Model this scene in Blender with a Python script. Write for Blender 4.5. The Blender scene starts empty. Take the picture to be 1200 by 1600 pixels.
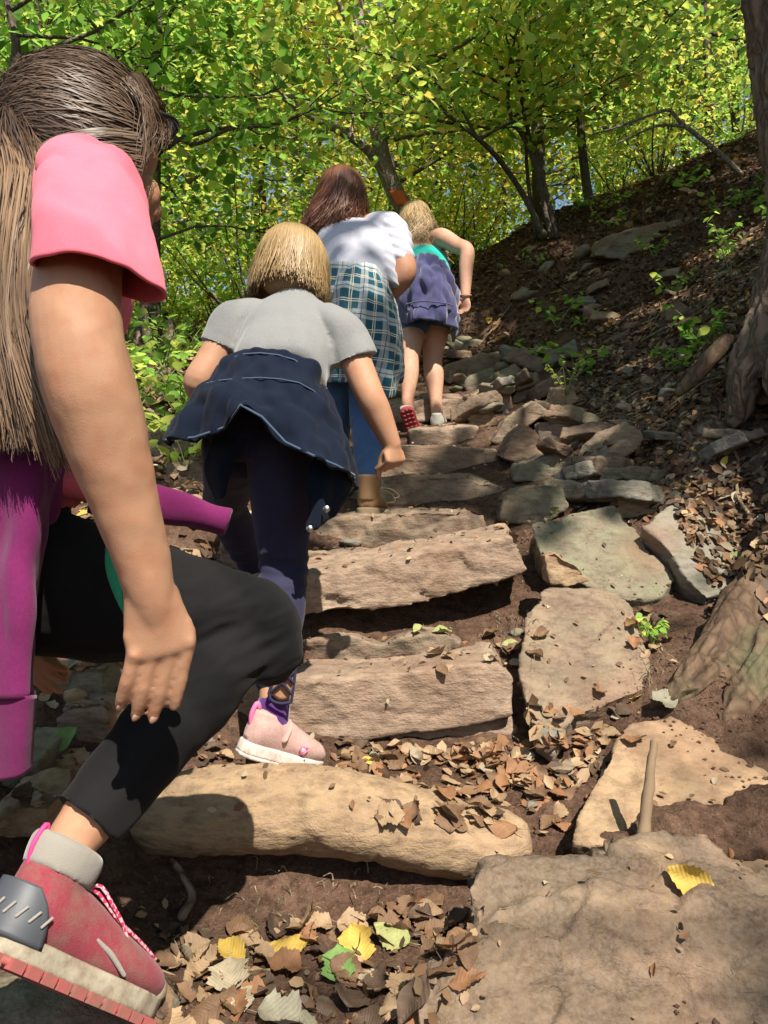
import bpy, bmesh, math, random
import numpy as np
from mathutils import Vector, Matrix, noise
from mathutils.bvhtree import BVHTree
R = math.radians
random.seed(7); rng = np.random.default_rng(7)
scene = bpy.context.scene
col = scene.collection
# ---------------------------------------------------------------- camera, sky, sun, exposure
CZ = 1.0                                   # camera height of the world origin frame
F = 1202.0                                 # focal length in photo pixels (1200 x 1600)
cam_d = bpy.data.cameras.new('camera'); cam = bpy.data.objects.new('camera', cam_d); col.objects.link(cam)
cam.location = (0, 0, CZ); cam.rotation_euler = (R(90), 0, 0)
cam_d.sensor_fit = 'VERTICAL'; cam_d.sensor_height = 36; cam_d.lens = 36*F/1600
cam_d.clip_start = 0.02; cam_d.clip_end = 400
scene.camera = cam
SUN = Vector((0.40, -1.0, 1.36)).normalized()      # towards the sun: behind the camera, about 52 degrees up
w = bpy.data.worlds.new('World'); scene.world = w; w.use_nodes = True
nt = w.node_tree; nt.nodes.clear()
sk = nt.nodes.new('ShaderNodeTexSky'); sk.sky_type = 'NISHITA'; sk.sun_disc = False
sk.sun_elevation = math.asin(SUN.z); sk.sun_rotation = math.atan2(SUN.x, SUN.y)
bg = nt.nodes.new('ShaderNodeBackground'); bg.inputs['Strength'].default_value = 0.08
wo = nt.nodes.new('ShaderNodeOutputWorld')
nt.links.new(sk.outputs[0], bg.inputs[0]); nt.links.new(bg.outputs[0], wo.inputs[0])
sl = bpy.data.lights.new('sun', 'SUN'); sl.energy = 5.0; sl.angle = R(0.53); sl.color = (1.0, 0.93, 0.82)
so = bpy.data.objects.new('sun', sl); col.objects.link(so)
so.rotation_euler = SUN.to_track_quat('Z', 'Y').to_euler(); so.location = (0, -5, 12)
scene.view_settings.view_transform = 'Standard'; scene.view_settings.look = 'None'
scene.view_settings.exposure = 1.0; scene.view_settings.gamma = 1
# ---------------------------------------------------------------- helpers
def P(px, py, d):                          # photo pixel + distance along the view -> world point
    return Vector(((px-600)/F*d, d, CZ-(py-800)/F*d))
def tag(o, label=None, cat=None, group=None, kind=None):
    if label: o['label'] = label
    if cat: o['category'] = cat
    if group: o['group'] = group
    if kind: o['kind'] = kind
    return o
def empty(name, loc, label=None, cat=None, group=None):
    o = bpy.data.objects.new(name, None); o.empty_display_size = .1; o.location = loc; col.objects.link(o)
    return tag(o, label, cat, group)
def link(name, me, mat=None, parent=None, smooth=True, origin=None):
    """mesh in world coordinates -> object whose origin is `origin` (or its parent's)"""
    o = bpy.data.objects.new(name, me); col.objects.link(o)
    if mat: me.materials.clear(); me.materials.append(mat)
    if smooth: me.polygons.foreach_set('use_smooth', [True]*len(me.polygons))
    if origin is None:
        origin = Vector((0, 0, 0))
        if parent is not None:
            origin = parent.location.copy(); q = parent.parent
            while q is not None: origin += q.location; q = q.parent
    me.transform(Matrix.Translation(-Vector(origin)))
    if parent is not None: o.parent = parent
    else: o.location = origin
    return o
def np_mesh(name, V, T, C=None):
    V = np.asarray(V, dtype=np.float32); T = np.asarray(T, dtype=np.int32)
    me = bpy.data.meshes.new(name); k = T.shape[1]
    me.vertices.add(len(V)); me.vertices.foreach_set('co', V.ravel())
    me.loops.add(T.size); me.loops.foreach_set('vertex_index', T.ravel())
    me.polygons.add(len(T)); me.polygons.foreach_set('loop_start', np.arange(0, T.size, k, dtype=np.int32))
    me.update(calc_edges=True)
    if C is not None:
        a = me.color_attributes.new('Col', 'FLOAT_COLOR', 'POINT')
        C = np.asarray(C, dtype=np.float32)
        if C.shape[1] == 3: C = np.c_[C, np.ones(len(C), dtype=np.float32)]
        a.data.foreach_set('color', C.ravel())
    me.validate(); return me
def crom(pts, n):
    """Catmull-Rom resample of rows (any dimension)"""
    p = np.array([list(q) for q in pts], dtype=float)
    if len(p) == 1: return p
    p = np.vstack([2*p[0]-p[1], p, 2*p[-1]-p[-2]])
    m = len(p)-3; t = np.linspace(0, m-1e-9, n); i = t.astype(int); u = (t-i)[:, None]
    a, b, c, d = p[i], p[i+1], p[i+2], p[i+3]
    return .5*((2*b)+(-a+c)*u+(2*a-5*b+4*c-d)*u*u+(-a+3*b-3*c+d)*u**3)
class MB:
    """collects closed shapes as one mesh"""
    def __init__(s): s.v = []; s.f = []
    def rings(s, rings, cap=True, closed=True):
        b = len(s.v); n = len(rings[0])
        for r in rings: s.v.extend([tuple(q) for q in r])
        for i in range(len(rings)-1):
            for j in range(n if closed else n-1):
                k = (j+1) % n
                s.f.append((b+i*n+j, b+i*n+k, b+(i+1)*n+k, b+(i+1)*n+j))
        if cap:
            s.f.append(tuple(b+j for j in range(n))[::-1]); e = b+(len(rings)-1)*n
            s.f.append(tuple(e+j for j in range(n)))
    def tube(s, pts, n=8, sub=None, caps=True, flat=1.0, flatdir=None):
        """pts rows (x,y,z,r); round ends"""
        a = crom(pts, sub or max(2, len(pts))) if sub else np.array([list(q) for q in pts], dtype=float)
        c = a[:, :3]; r = np.maximum(a[:, 3], 1e-4)
        t = np.gradient(c, axis=0); t /= np.linalg.norm(t, axis=1)[:, None]+1e-12
        u = np.cross(t[0], [0, 0, 1.0] if abs(t[0][2]) < .9 else [1.0, 0, 0]); 
        if flatdir is not None: u = np.array(flatdir, float)
        rr = []
        th = np.linspace(0, 2*np.pi, n, endpoint=False)
        fr = []
        for i in range(len(c)):
            u = u-t[i]*np.dot(u, t[i]); u /= np.linalg.norm(u)+1e-12; v = np.cross(t[i], u); fr.append((u.copy(), v))
        def ring(ce, i, rad):
            u_, v_ = fr[i]
            return ce+rad*(np.cos(th)[:, None]*u_*1.0+np.sin(th)[:, None]*v_*flat)
        if caps:
            for ph in (75, 45, 20): rr.append(ring(c[0]-t[0]*r[0]*math.sin(R(ph)), 0, r[0]*math.cos(R(ph))))
        for i in range(len(c)): rr.append(ring(c[i], i, r[i]))
        if caps:
            for ph in (20, 45, 75): rr.append(ring(c[-1]+t[-1]*r[-1]*math.sin(R(ph)), -1, r[-1]*math.cos(R(ph))))
        s.rings(rr)
    def loft(s, secs, n=24, sub=None, cap=True):
        """secs: (center, half axis A, half axis B); smooth between"""
        rows = [list(c)+list(a)+list(b) for c, a, b in secs]
        q = crom(rows, sub or len(rows)*4)
        th = np.linspace(0, 2*np.pi, n, endpoint=False)
        s.rings([k[:3]+np.cos(th)[:, None]*k[3:6]+np.sin(th)[:, None]*k[6:9] for k in q], cap=cap)
    def ell(s, c, ax, n=16, m=10):
        c = np.array(c, float); A, B, C_ = [np.array(q, float) for q in ax]
        th = np.linspace(0, 2*np.pi, n, endpoint=False); rr = []
        for ph in np.linspace(-math.pi/2+.08, math.pi/2-.08, m):
            rr.append(c+math.sin(ph)*C_+math.cos(ph)*(np.cos(th)[:, None]*A+np.sin(th)[:, None]*B))
        s.rings(rr)
    def box(s, c, ax):
        c = np.array(c, float); A, B, C_ = [np.array(q, float) for q in ax]; b = len(s.v)
        for k in (-1, 1):
            for i, j in ((-1, -1), (1, -1), (1, 1), (-1, 1)): s.v.append(tuple(c+i*A+j*B+k*C_))
        for f in ((3, 2, 1, 0), (4, 5, 6, 7), (0, 1, 5, 4), (1, 2, 6, 5), (2, 3, 7, 6), (3, 0, 4, 7)): s.f.append(tuple(b+q for q in f))
    def prism(s, poly, ext):
        b = len(s.v); n = len(poly); e = Vector(ext)
        s.v.extend([tuple(p) for p in poly]); s.v.extend([tuple(Vector(p)+e) for p in poly])
        s.f.append(tuple(b+i for i in range(n))); s.f.append(tuple(b+n+i for i in range(n))[::-1])
        for i in range(n): k = (i+1) % n; s.f.append((b+k, b+i, b+n+i, b+n+k))
    def mesh(s, name='m'):
        me = bpy.data.meshes.new(name); me.from_pydata(s.v, [], s.f)
        bm = bmesh.new(); bm.from_mesh(me); bmesh.ops.recalc_face_normals(bm, faces=bm.faces); bm.to_mesh(me); bm.free()
        return me
    def remesh(s, name, voxel, smooth=3, fac=.5):
        me = s.mesh(); o = bpy.data.objects.new('tmp', me); col.objects.link(o)
        m = o.modifiers.new('r', 'REMESH'); m.mode = 'VOXEL'; m.voxel_size = voxel
        if smooth: k = o.modifiers.new('s', 'SMOOTH'); k.factor = fac; k.iterations = smooth
        dg = bpy.context.evaluated_depsgraph_get()
        r = bpy.data.meshes.new_from_object(o.evaluated_get(dg)); r.name = name
        bpy.data.objects.remove(o); bpy.data.meshes.remove(me); return r
def getco(me):
    a = np.empty(len(me.vertices)*3, dtype=np.float32); me.vertices.foreach_get('co', a); return a.reshape(-1, 3)
def getno(me):
    a = np.empty(len(me.vertices)*3, dtype=np.float32); me.vertices.foreach_get('normal', a); return a.reshape(-1, 3)
def setco(me, a): me.vertices.foreach_set('co', np.asarray(a, dtype=np.float32).ravel()); me.update()
def wrinkle(me, amp, scale=(20, 20, 20), seed=0):
    c = getco(me); n = getno(me)
    d = np.array([noise.fractal(Vector((p[0]*scale[0]+seed, p[1]*scale[1], p[2]*scale[2])), 1.0, 2.0, 2) for p in c])
    setco(me, c+n*(d*amp)[:, None]); return me
def sheet(name, rows, mat, parent, nu=40, nv=24, thick=.004, close=False, wr=0, seed=0):
    """a cloth: rows of control points (world), smooth in both directions, with thickness"""
    g = np.array([crom(r, nu) for r in rows]); g = np.array([crom(g[:, j], nv) for j in range(g.shape[1])])   # nu x nv x 3
    V = g.reshape(-1, 3); T = [(i*nv+j, (i+1)*nv+j, (i+1)*nv+j+1, i*nv+j+1) for i in range(nu-1) for j in range(nv-1)]
    me = np_mesh(name, V, T)
    if wr: wrinkle(me, wr, (22, 22, 9), seed)
    uv = me.uv_layers.new(name='UVMap'); li = np.empty(len(me.loops), dtype=np.int32); me.loops.foreach_get('vertex_index', li)
    uv.data.foreach_set('uv', np.c_[(li//nv)/(nu-1), (li % nv)/(nv-1)].astype(np.float32).ravel())
    o = link(name, me, mat, parent)
    m = o.modifiers.new('thickness', 'SOLIDIFY'); m.thickness = thick; m.offset = 0
    return o
def strands(name, paths, rad, mat, parent, cols=None, taper=True, center=None):
    """paths N x K x 3 -> thin flat hairs in one mesh, lying on the volume round `center`"""
    p = np.asarray(paths, float); N, K, _ = p.shape
    t = np.gradient(p, axis=1); t /= np.linalg.norm(t, axis=2)[..., None]+1e-9
    out = (p-np.asarray(center)) if center is not None else np.broadcast_to(np.array([0, -1.0, .2]), p.shape)
    out = out/(np.linalg.norm(out, axis=2)[..., None]+1e-9)+rng.normal(0, .13, (N, 1, 3))
    u = np.cross(t, out); u /= np.linalg.norm(u, axis=2)[..., None]+1e-9
    r = np.broadcast_to(np.asarray(rad, float), (N, 1))*(np.linspace(1.15, .4, K)[None] if taper else np.ones((1, K)))*rng.uniform(.7, 1.3, (N, 1))
    V = np.stack([p-u*r[..., None], p+u*r[..., None]], 2); idx = np.arange(N*K*2).reshape(N, K, 2)
    q = np.stack([idx[:, :-1, 0], idx[:, :-1, 1], idx[:, 1:, 1], idx[:, 1:, 0]], -1).reshape(-1, 4)
    C = np.repeat(np.asarray(cols), K*2, axis=0) if cols is not None else None
    return link(name, np_mesh(name, V.reshape(-1, 3), q, C), mat, parent)
# ---------------------------------------------------------------- materials
class NT:
    def __init__(s, name):
        s.m = bpy.data.materials.new(name); s.m.use_nodes = True; s.t = s.m.node_tree; s.t.nodes.clear()
        s.out = s.t.nodes.new('ShaderNodeOutputMaterial')
    def n(s, typ, ins=None, **kw):
        q = s.t.nodes.new('ShaderNode'+typ)
        for k, v in kw.items(): setattr(q, k, v)
        for k, v in (ins or {}).items():
            if isinstance(v, bpy.types.NodeSocket): s.t.links.new(v, q.inputs[k])
            else:
                if isinstance(v, (tuple, list)) and len(v) == 3 and q.inputs[k].type == 'RGBA': v = (*v, 1)
                q.inputs[k].default_value = v
        return q
    def ramp(s, fac, stops):
        q = s.t.nodes.new('ShaderNodeValToRGB'); s.t.links.new(fac, q.inputs[0]); e = q.color_ramp.elements
        while len(e) < len(stops): e.new(.5)
        for k, (p, c) in zip(e, stops): k.position = p; k.color = (*c, 1) if len(c) == 3 else c
        return q.outputs[0]
    def noise(s, vec, scale, detail=4, rough=.55, dist=0):
        return s.n('TexNoise', {'Vector': vec, 'Scale': scale, 'Detail': detail, 'Roughness': rough, 'Distortion': dist}).outputs['Fac']
    def mix(s, f, a, b, mode='MIX'):
        q = s.t.nodes.new('ShaderNodeMix'); q.data_type = 'RGBA'; q.blend_type = mode
        for i, v in ((0, f), (6, a), (7, b)):
            if isinstance(v, bpy.types.NodeSocket): s.t.links.new(v, q.inputs[i])
            else: q.inputs[i].default_value = (*v, 1) if isinstance(v, tuple) and len(v) == 3 else v
        return q.outputs[2]
    def math(s, op, a, b=0.0):
        q = s.t.nodes.new('ShaderNodeMath'); q.operation = op
        for i, v in enumerate((a, b)):
            if isinstance(v, bpy.types.NodeSocket): s.t.links.new(v, q.inputs[i])
            else: q.inputs[i].default_value = v
        return q.outputs[0]
    def pos(s): return s.t.nodes.new('ShaderNodeNewGeometry').outputs['Position']
    def bump(s, h, strength, dist, prev=None):
        d = {'Height': h, 'Strength': strength, 'Distance': dist}
        if prev is not None: d['Normal'] = prev
        return s.n('Bump', d).outputs[0]
    def bsdf(s, color, rough=.8, normal=None, spec=.3, **kw):
        d = {'Base Color': color, 'Roughness': rough, 'Specular IOR Level': spec}
        if normal is not None: d['Normal'] = normal
        d.update({k.replace('_', ' '): v for k, v in kw.items()})
        return s.n('BsdfPrincipled', d).outputs[0]
    def done(s, sh): s.t.links.new(sh, s.out.inputs[0]); return s.m
def m_rock(name, a, b, c, lichen=0.0, strata=(1, 1, 3)):
    k = NT(name); p = k.pos()
    mp = k.n('Mapping', {'Vector': p, 'Rotation': (.25, .1, .4), 'Scale': strata}).outputs[0]
    n1 = k.noise(p, 4.2, 8, .68, .6); n2 = k.noise(mp, 24, 8, .65); n3 = k.noise(p, 130, 4, .6); n4 = k.noise(p, 2.2, 3)
    c1 = k.ramp(n1, [(.32, a), (.55, b), (.72, c)])
    c1 = k.mix(k.ramp(n2, [(.3, (1, 1, 1)), (.56, (0, 0, 0))]), c1, (.45, .42, .4), 'MULTIPLY')
    c1 = k.mix(k.ramp(n3, [(.35, (.35,)*3), (.6, (0, 0, 0))]), c1, (.25, .2, .17))
    if lichen: c1 = k.mix(k.math('MULTIPLY', k.ramp(k.noise(p, 11, 6, .7), [(.44, (0, 0, 0)), (.62, (1, 1, 1))]), lichen), c1, (.20, .215, .13))
    # soil dust with its own ragged shape
    c1 = k.mix(k.math('MULTIPLY', k.ramp(n4, [(.52, (0, 0, 0)), (.68, (1, 1, 1))]), .5), c1, (.22, .12, .075))
    cr = k.n('TexVoronoi', {'Vector': k.n('Mapping', {'Vector': k.n('VectorMath', {0: p, 1: k.n('TexNoise', {'Vector': p, 'Scale': 6.0, 'Detail': 4.0}).outputs['Color']}, operation='ADD').outputs[0], 'Scale': (1, 1, 2.2)}).outputs[0], 'Scale': 3.2}, feature='DISTANCE_TO_EDGE').outputs['Distance']
    crk = k.ramp(cr, [(.0, (0, 0, 0)), (.012, (1, 1, 1))])
    nb = k.bump(crk, .35, .004)
    nb = k.bump(n2, .55, .014, nb); nb = k.bump(n3, .6, .004, nb)
    return k.done(k.bsdf(c1, .88, nb, .25))
def m_soil():
    k = NT('soil'); p = k.pos()
    n1 = k.noise(p, 3, 6, .6); n2 = k.noise(p, 38, 6, .7); n3 = k.noise(p, 160, 3, .7)
    c = k.ramp(n1, [(.3, (.075, .042, .027)), (.5, (.13, .075, .05)), (.7, (.17, .105, .072))])
    c = k.mix(k.ramp(n2, [(.35, (1, 1, 1)), (.6, (0, 0, 0))]), c, (.4, .38, .36), 'MULTIPLY')
    c = k.mix(k.ramp(n3, [(.58, (0, 0, 0)), (.7, (.6,)*3)]), c, (.24, .17, .12))
    nb = k.bump(n2, .9, .02); nb = k.bump(n3, .7, .006, nb)
    return k.done(k.bsdf(c, .95, nb, .15))
def m_bark(name, a, b, sc=1.0, fur=.9):
    k = NT(name); p = k.pos()
    mp = k.n('Mapping', {'Vector': p, 'Scale': (1, 1, .22)}).outputs[0]
    n1 = k.noise(mp, 28*sc, 6, .65, .6); n2 = k.noise(p, 90*sc, 4, .6)
    v = k.n('TexVoronoi', {'Vector': k.n('VectorMath', {0: mp, 1: k.n('Mapping', {'Vector': k.n('TexNoise', {'Vector': p, 'Scale': 9.0}).outputs['Color'], 'Scale': (.12, .12, .12)}).outputs[0]}, operation='ADD').outputs[0], 'Scale': 17*sc}, feature='DISTANCE_TO_EDGE').outputs['Distance']
    vv = k.ramp(v, [(0, (0, 0, 0)), (.25, (1, 1, 1))])
    c = k.mix(n1, a, b)
    if fur > .1: c = k.mix(vv, k.mix(.6, c, (.03, .02, .015)), c)
    c = k.mix(k.math('MULTIPLY', k.ramp(k.noise(p, 6, 4), [(.5, (0, 0, 0)), (.66, (1, 1, 1))]), .45), c, (.10, .12, .06))
    nb = k.bump(vv, fur, .012/sc); nb = k.bump(n1, .6, .012/sc, nb); nb = k.bump(n2, .4, .003, nb)
    return k.done(k.bsdf(c, .92, nb, .15))
def m_leaf(name, trans=.6):
    k = NT(name); c = k.n('VertexColor', layer_name='Col').outputs[0]
    c2 = k.mix(k.noise(k.pos(), 60, 3), k.mix(.22, c, (.1, .06, .02)), c)
    b = k.bsdf(c2, .55, None, .25)
    t = k.n('BsdfTranslucent', {'Color': k.mix(.5, c2, (.9, .85, .2), 'MULTIPLY')}).outputs[0]
    t = k.n('BsdfTranslucent', {'Color': c2}).outputs[0]
    return k.done(k.n('MixShader', {0: trans, 1: b, 2: t}).outputs[0])
def m_fabric(name, c, rough=.9, scale=900, bump=.25, var=.12, heather=0.0, sheen=.25, dirt=0.0):
    k = NT(name); p = k.pos(); n = k.noise(p, scale, 2, .6); n2 = k.noise(p, 14, 4)
    cc = k.mix(k.math('MULTIPLY', n2, var*2), c, tuple(x*.72 for x in c))
    if heather: cc = k.mix(k.ramp(k.noise(k.n('Mapping', {'Vector': p, 'Scale': (1, 1, .35)}).outputs[0], 420, 3, .7), [(.42, (heather,)*3), (.6, (0, 0, 0))]), cc, tuple(x*.6 for x in c))
    if dirt: cc = k.mix(k.math('MULTIPLY', k.ramp(k.noise(p, 32, 6, .7), [(.42, (0, 0, 0)), (.66, (1, 1, 1))]), dirt), cc, (.17, .115, .08))
    nb = k.bump(n, bump, .0012); nb = k.bump(n2, .25, .01, nb)
    return k.done(k.bsdf(cc, rough, nb, .15, Sheen_Weight=sheen))
def m_skin(name, c):
    k = NT(name); p = k.pos(); n = k.noise(p, 9, 4); n3 = k.noise(p, 600, 2)
    cc = k.mix(n, tuple(x*q for x, q in zip(c, (.95, .88, .82))), tuple(x*q for x, q in zip(c, (1.04, 1.03, 1.0))))
    cc = k.mix(k.math('MULTIPLY', k.ramp(k.noise(p, 38, 3), [(.45, (0, 0, 0)), (.72, (1, 1, 1))]), .55), cc, (c[0]*.94, c[1]*.70, c[2]*.62))
    return k.done(k.bsdf(cc, .6, k.bump(n3, .35, .0009), .25, Subsurface_Weight=.18, Subsurface_Radius=(.9, .35, .2), Subsurface_Scale=.012))
def m_plain(name, c, rough=.6, spec=.4, metal=0.0, bump=0.0, scale=300, dirt=0.0):
    k = NT(name); p = k.pos(); n = k.noise(p, scale, 3)
    cc = k.mix(k.noise(p, 25, 4), tuple(x*.8 for x in c), c)
    if dirt: cc = k.mix(k.math('MULTIPLY', k.ramp(k.noise(p, 36, 6, .7), [(.42, (0, 0, 0)), (.64, (1, 1, 1))]), dirt), cc, (.15, .10, .07))
    return k.done(k.bsdf(cc, rough, k.bump(n, max(bump, .05), .001), spec, Metallic=metal))
def m_hair(name):
    k = NT(name); c = k.n('VertexColor', layer_name='Col').outputs[0]
    return k.done(k.bsdf(c, .48, None, .4))
M = dict(
    sand=m_rock('sandstone_pink', (.22, .145, .095), (.30, .21, .145), (.36, .265, .185)), umber=m_rock('sandstone_umber', (.085, .058, .040), (.19, .128, .080), (.27, .185, .105), .08, (1, 1, 2.4)),
    tan=m_rock('sandstone_tan', (.27, .17, .09), (.35, .24, .135), (.22, .16, .105)),
    brown=m_rock('sandstone_brown', (.17, .115, .075), (.235, .165, .11), (.20, .15, .105), .2),
    grey=m_rock('sandstone_grey', (.125, .105, .068), (.18, .15, .10), (.155, .132, .09), .55),
    slate=m_rock('slate_grey', (.15, .135, .11), (.21, .19, .155), (.24, .205, .16), .3),
    soil=m_soil(), bark=m_bark('bark_brown', (.15, .095, .065), (.27, .20, .15)), bark2=m_bark('bark_grey', (.075, .06, .045), (.16, .135, .105), 2.2),
    barkpale=m_bark('bark_pale', (.22, .17, .13), (.38, .32, .26), 1.6),
    rootm=m_bark('bark_root', (.085, .053, .034), (.19, .125, .08), 1.3, .25),
    leaf=m_leaf('leaf_green'), dry=m_leaf('leaf_dry', .15), twig=m_bark('twig', (.22, .16, .10), (.38, .29, .19), 4),
)
# ---------------------------------------------------------------- ground
def W(x, y, z): return (x, y, z+CZ)
ctrl = [W(-.3, 0, -1.12), W(.5, 0, -1.0), W(0, -3, -2), W(-4, -4, -2.2), W(4, -4, -1.2), W(0, -10, -4.4),
 P(300, 1580, 1.16), P(450, 1480, 1.32), P(620, 1500, 1.28), W(-.1, 1.40, -.745), W(-.4, 1.40, -.735), W(.15, 1.38, -.74), W(-.15, 1.56, -.655), W(.2, 1.56, -.655),
 P(700, 1195, 1.80), P(560, 1195, 1.78), P(860, 1220, 1.72), W(.05, 2.1, -.44), W(.1, 2.3, -.37), W(-.2, 2.1, -.44), W(.1, 2.55, -.22), W(.05, 2.9, -.06), W(.1, 3.3, .08), W(.15, 3.7, .24),
 P(690, 690, 3.95), P(690, 650, 4.5), P(700, 600, 5.3), P(750, 560, 6.0),
 W(.35, 1.1, -.74), W(.8, 1.1, -.64), W(.55, 1.6, -.64), W(.9, 1.6, -.56), P(1010, 1110, 1.88), P(1060, 1090, 1.85), W(.5, 1.95, -.5), W(.65, 2.4, -.24), W(1.05, 2.4, -.2),
 P(1015, 965, 2.22), P(1160, 770, 2.6), P(1000, 700, 3.1), P(900, 700, 3.3), P(810, 770, 3.05), P(950, 640, 3.6), P(1080, 620, 3.2), P(1000, 590, 4.0), P(1150, 600, 3.0),
 P(880, 540, 5.0), P(1000, 480, 5.2), P(1100, 430, 4.8), P(800, 450, 6.5), P(900, 400, 6.5), P(730, 425, 7.5), P(860, 342, 7.6), P(1000, 312, 7.2), P(1150, 262, 6.5),
 W(4, 4, 2.6), W(6, 2, 3), W(8, 8, 6), W(3, 0, .5), W(2, 1, .0), W(1.6, 12, 3.6), W(2, 20, 6), W(10, 20, 9),
 P(230, 540, 5.5), P(280, 600, 4.2), P(260, 680, 3.3), P(300, 750, 2.8), P(120, 1085, 1.75), P(110, 1165, 1.6), P(40, 1225, 1.45), P(200, 1175, 1.6), P(10, 1295, 1.3), W(-.45, 1.0, -.72),
 W(-3, 3, .3), W(-4, 6, 1.3), W(-8, 8, 2), W(-3, 9, 2.15), W(0, 9, 2.4), W(-2, 14, 3.6), W(-12, 20, 5), W(0, 20, 5.4), W(0, 40, 11), W(-20, 40, 11), W(20, 40, 15), W(30, 5, 11), W(-25, 0, -3), W(20, -10, 1), W(-20, -10, -6), W(-2, 1, -.5)]
cp = np.array([list(c) for c in ctrl]); nC = len(cp)
def _U(r2): return .5*r2*np.log(r2+1e-9)
_d2 = ((cp[:, None, :2]-cp[None, :, :2])**2).sum(-1)
_A = np.zeros((nC+3, nC+3)); _A[:nC, :nC] = _U(_d2)+np.eye(nC)*.004; _A[:nC, nC] = 1; _A[:nC, nC+1:] = cp[:, :2]; _A[nC:, :nC] = _A[:nC, nC:].T
_w = np.linalg.solve(_A, np.r_[cp[:, 2], 0, 0, 0])
def gz(x, y):
    x = np.atleast_1d(np.asarray(x, float)); y = np.atleast_1d(np.asarray(y, float)); out = np.empty(len(x))
    for s in range(0, len(x), 20000):
        xx = x[s:s+20000]; yy = y[s:s+20000]
        out[s:s+20000] = _U((xx[:, None]-cp[None, :, 0])**2+(yy[:, None]-cp[None, :, 1])**2)@_w[:nC]+_w[nC]+_w[nC+1]*xx+_w[nC+2]*yy
    return out
def warp(lo, a, b, hi, fine, n1, n2):
    mid = np.arange(a, b, fine)
    l = a-(np.geomspace(fine, fine+(a-lo), n1)-fine)[::-1]; h = b+(np.geomspace(fine, fine+(hi-b), n2)-fine)
    return np.unique(np.r_[l, mid, h])
gx = warp(-40, -1.2, 1.9, 45, .019, 80, 90); gy = warp(-14, .85, 3.6, 70, .019, 40, 120)
GX, GY = np.meshgrid(gx, gy); GZ = gz(GX.ravel(), GY.ravel())
near = np.clip(1.5-np.hypot(GX.ravel(), GY.ravel()-2)/12, .0, 1)
nz = np.array([noise.fractal(Vector((a*5, b*5, 3)), 1, 2, 4)*.018+noise.fractal(Vector((a*22, b*22, 9)), .9, 2, 3)*.0075+noise.noise(Vector((a*.9, b*.9, 1)))*.04 if q > 0 else noise.noise(Vector((a*.4, b*.4, 1)))*.2 for a, b, q in zip(GX.ravel(), GY.ravel(), near)])
GZ2 = GZ+nz
nx, ny = len(gx), len(gy); I = np.arange(nx*ny).reshape(ny, nx)
gq = np.stack([I[:-1, :-1], I[:-1, 1:], I[1:, 1:], I[1:, :-1]], -1).reshape(-1, 4)
gme = np_mesh('ground', np.c_[GX.ravel(), GY.ravel(), GZ2], gq)
tag(link('ground', gme, M['soil']), kind='structure')
bv_v = [np.c_[GX.ravel(), GY.ravel(), GZ2]]; bv_f = [gq]
def add_bvh(me, off=(0, 0, 0)):
    V = getco(me)+np.array(off, dtype=np.float32); b = sum(len(q) for q in bv_v)
    me.calc_loop_triangles(); t = np.empty(len(me.loop_triangles)*3, dtype=np.int32); me.loop_triangles.foreach_get('vertices', t)
    bv_v.append(V); bv_f.append(np.c_[t.reshape(-1, 3), t.reshape(-1, 3)[:, 2]]+b)
# ---------------------------------------------------------------- stones
def rock(name, label, poly, ext, mat, vox=.012, rough=1.0, seed=0, sm=2, cat='rock', group=None, parent=None):
    """poly: outline of the visible face (photo pixel, photo pixel, distance); ext: how the stone goes on behind it"""
    b = MB(); b.prism([P(*q) for q in poly], ext)
    return finish_rock(b, name, label, mat, vox, rough, seed, sm, cat, group, parent)
def finish_rock(b, name, label, mat, vox, rough, seed, sm, cat, group=None, parent=None, ridge=0, facet=None):
    facet = (1.0 if sm <= 3 else .25) if facet is None else facet
    me = b.remesh(name, vox*.75, sm-2, .5)
    c = getco(me); n = getno(me); k = seed*13.7
    d = np.empty(len(c))
    for i, p in enumerate(c):
        v = Vector(p)
        a = noise.fractal(v*4+Vector((k, 0, 0)), 1, 2, 3)*(.008 if facet > .5 else .013)
        l = noise.noise(Vector((p[0]*4+k, p[1]*4, p[2]*16+p[0]*3)))          # bedding planes
        a += (round(l*3)/3*.5+l*.5)*.010
        a -= max(0, noise.noise(v*9+Vector((0, k, 0)))-.25)*.05             # chips
        a -= (1-min(1, abs(noise.noise(Vector((p[0]*3.2, p[1]*3.2, p[2]*6))+Vector((k, 5, k))))*16))*.007     # cracks
        if facet:
            _, cp_ = noise.voronoi(Vector((p[0]*6.5+k, p[1]*6.5, p[2]*9))); c0_ = cp_[0]; nc = noise.cell_vector(c0_*7.3)-Vector((.5, .5, .5)); a += (Vector((p[0]*6.5+k, p[1]*6.5, p[2]*9))-c0_).dot(nc)*.026*facet
        a += noise.fractal(v*34+Vector((k, k, 0)), .8, 2, 3)*.0035
        if ridge: a += (noise.ridged_multi_fractal(Vector((p[0]*3.2+p[1]*2.0+k, p[1]*6.5-p[0]*1.2, p[2]*5)), .95, 2.1, 5, 1.0, 2.0)-1.0)*ridge
        d[i] = a
    setco(me, c+n*(d*rough)[:, None])
    org = Vector(getco(me).mean(0)); add_bvh(me)
    o = link(name, me, M[mat], parent, True, org if parent is None else None)
    if parent is None: tag(o, label, cat, group)
    return o
def groundhit(px, py, lo=1.0, hi=30.0):
    ds = np.geomspace(lo, hi, 400); z = CZ-(py-800)/F*ds; g = gz((px-600)/F*ds, ds)
    k = np.nonzero(z < g)[0]
    return float(ds[k[0]]) if len(k) else hi
def face(pts, d): return [(x, y, d if not callable(d) else d(x, y)) for x, y in pts]
st = 'stone step'
b = MB(); zz_ = np.array((0, 0, 1.0)); yy_ = np.array((0, 1.0, 0))
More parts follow.
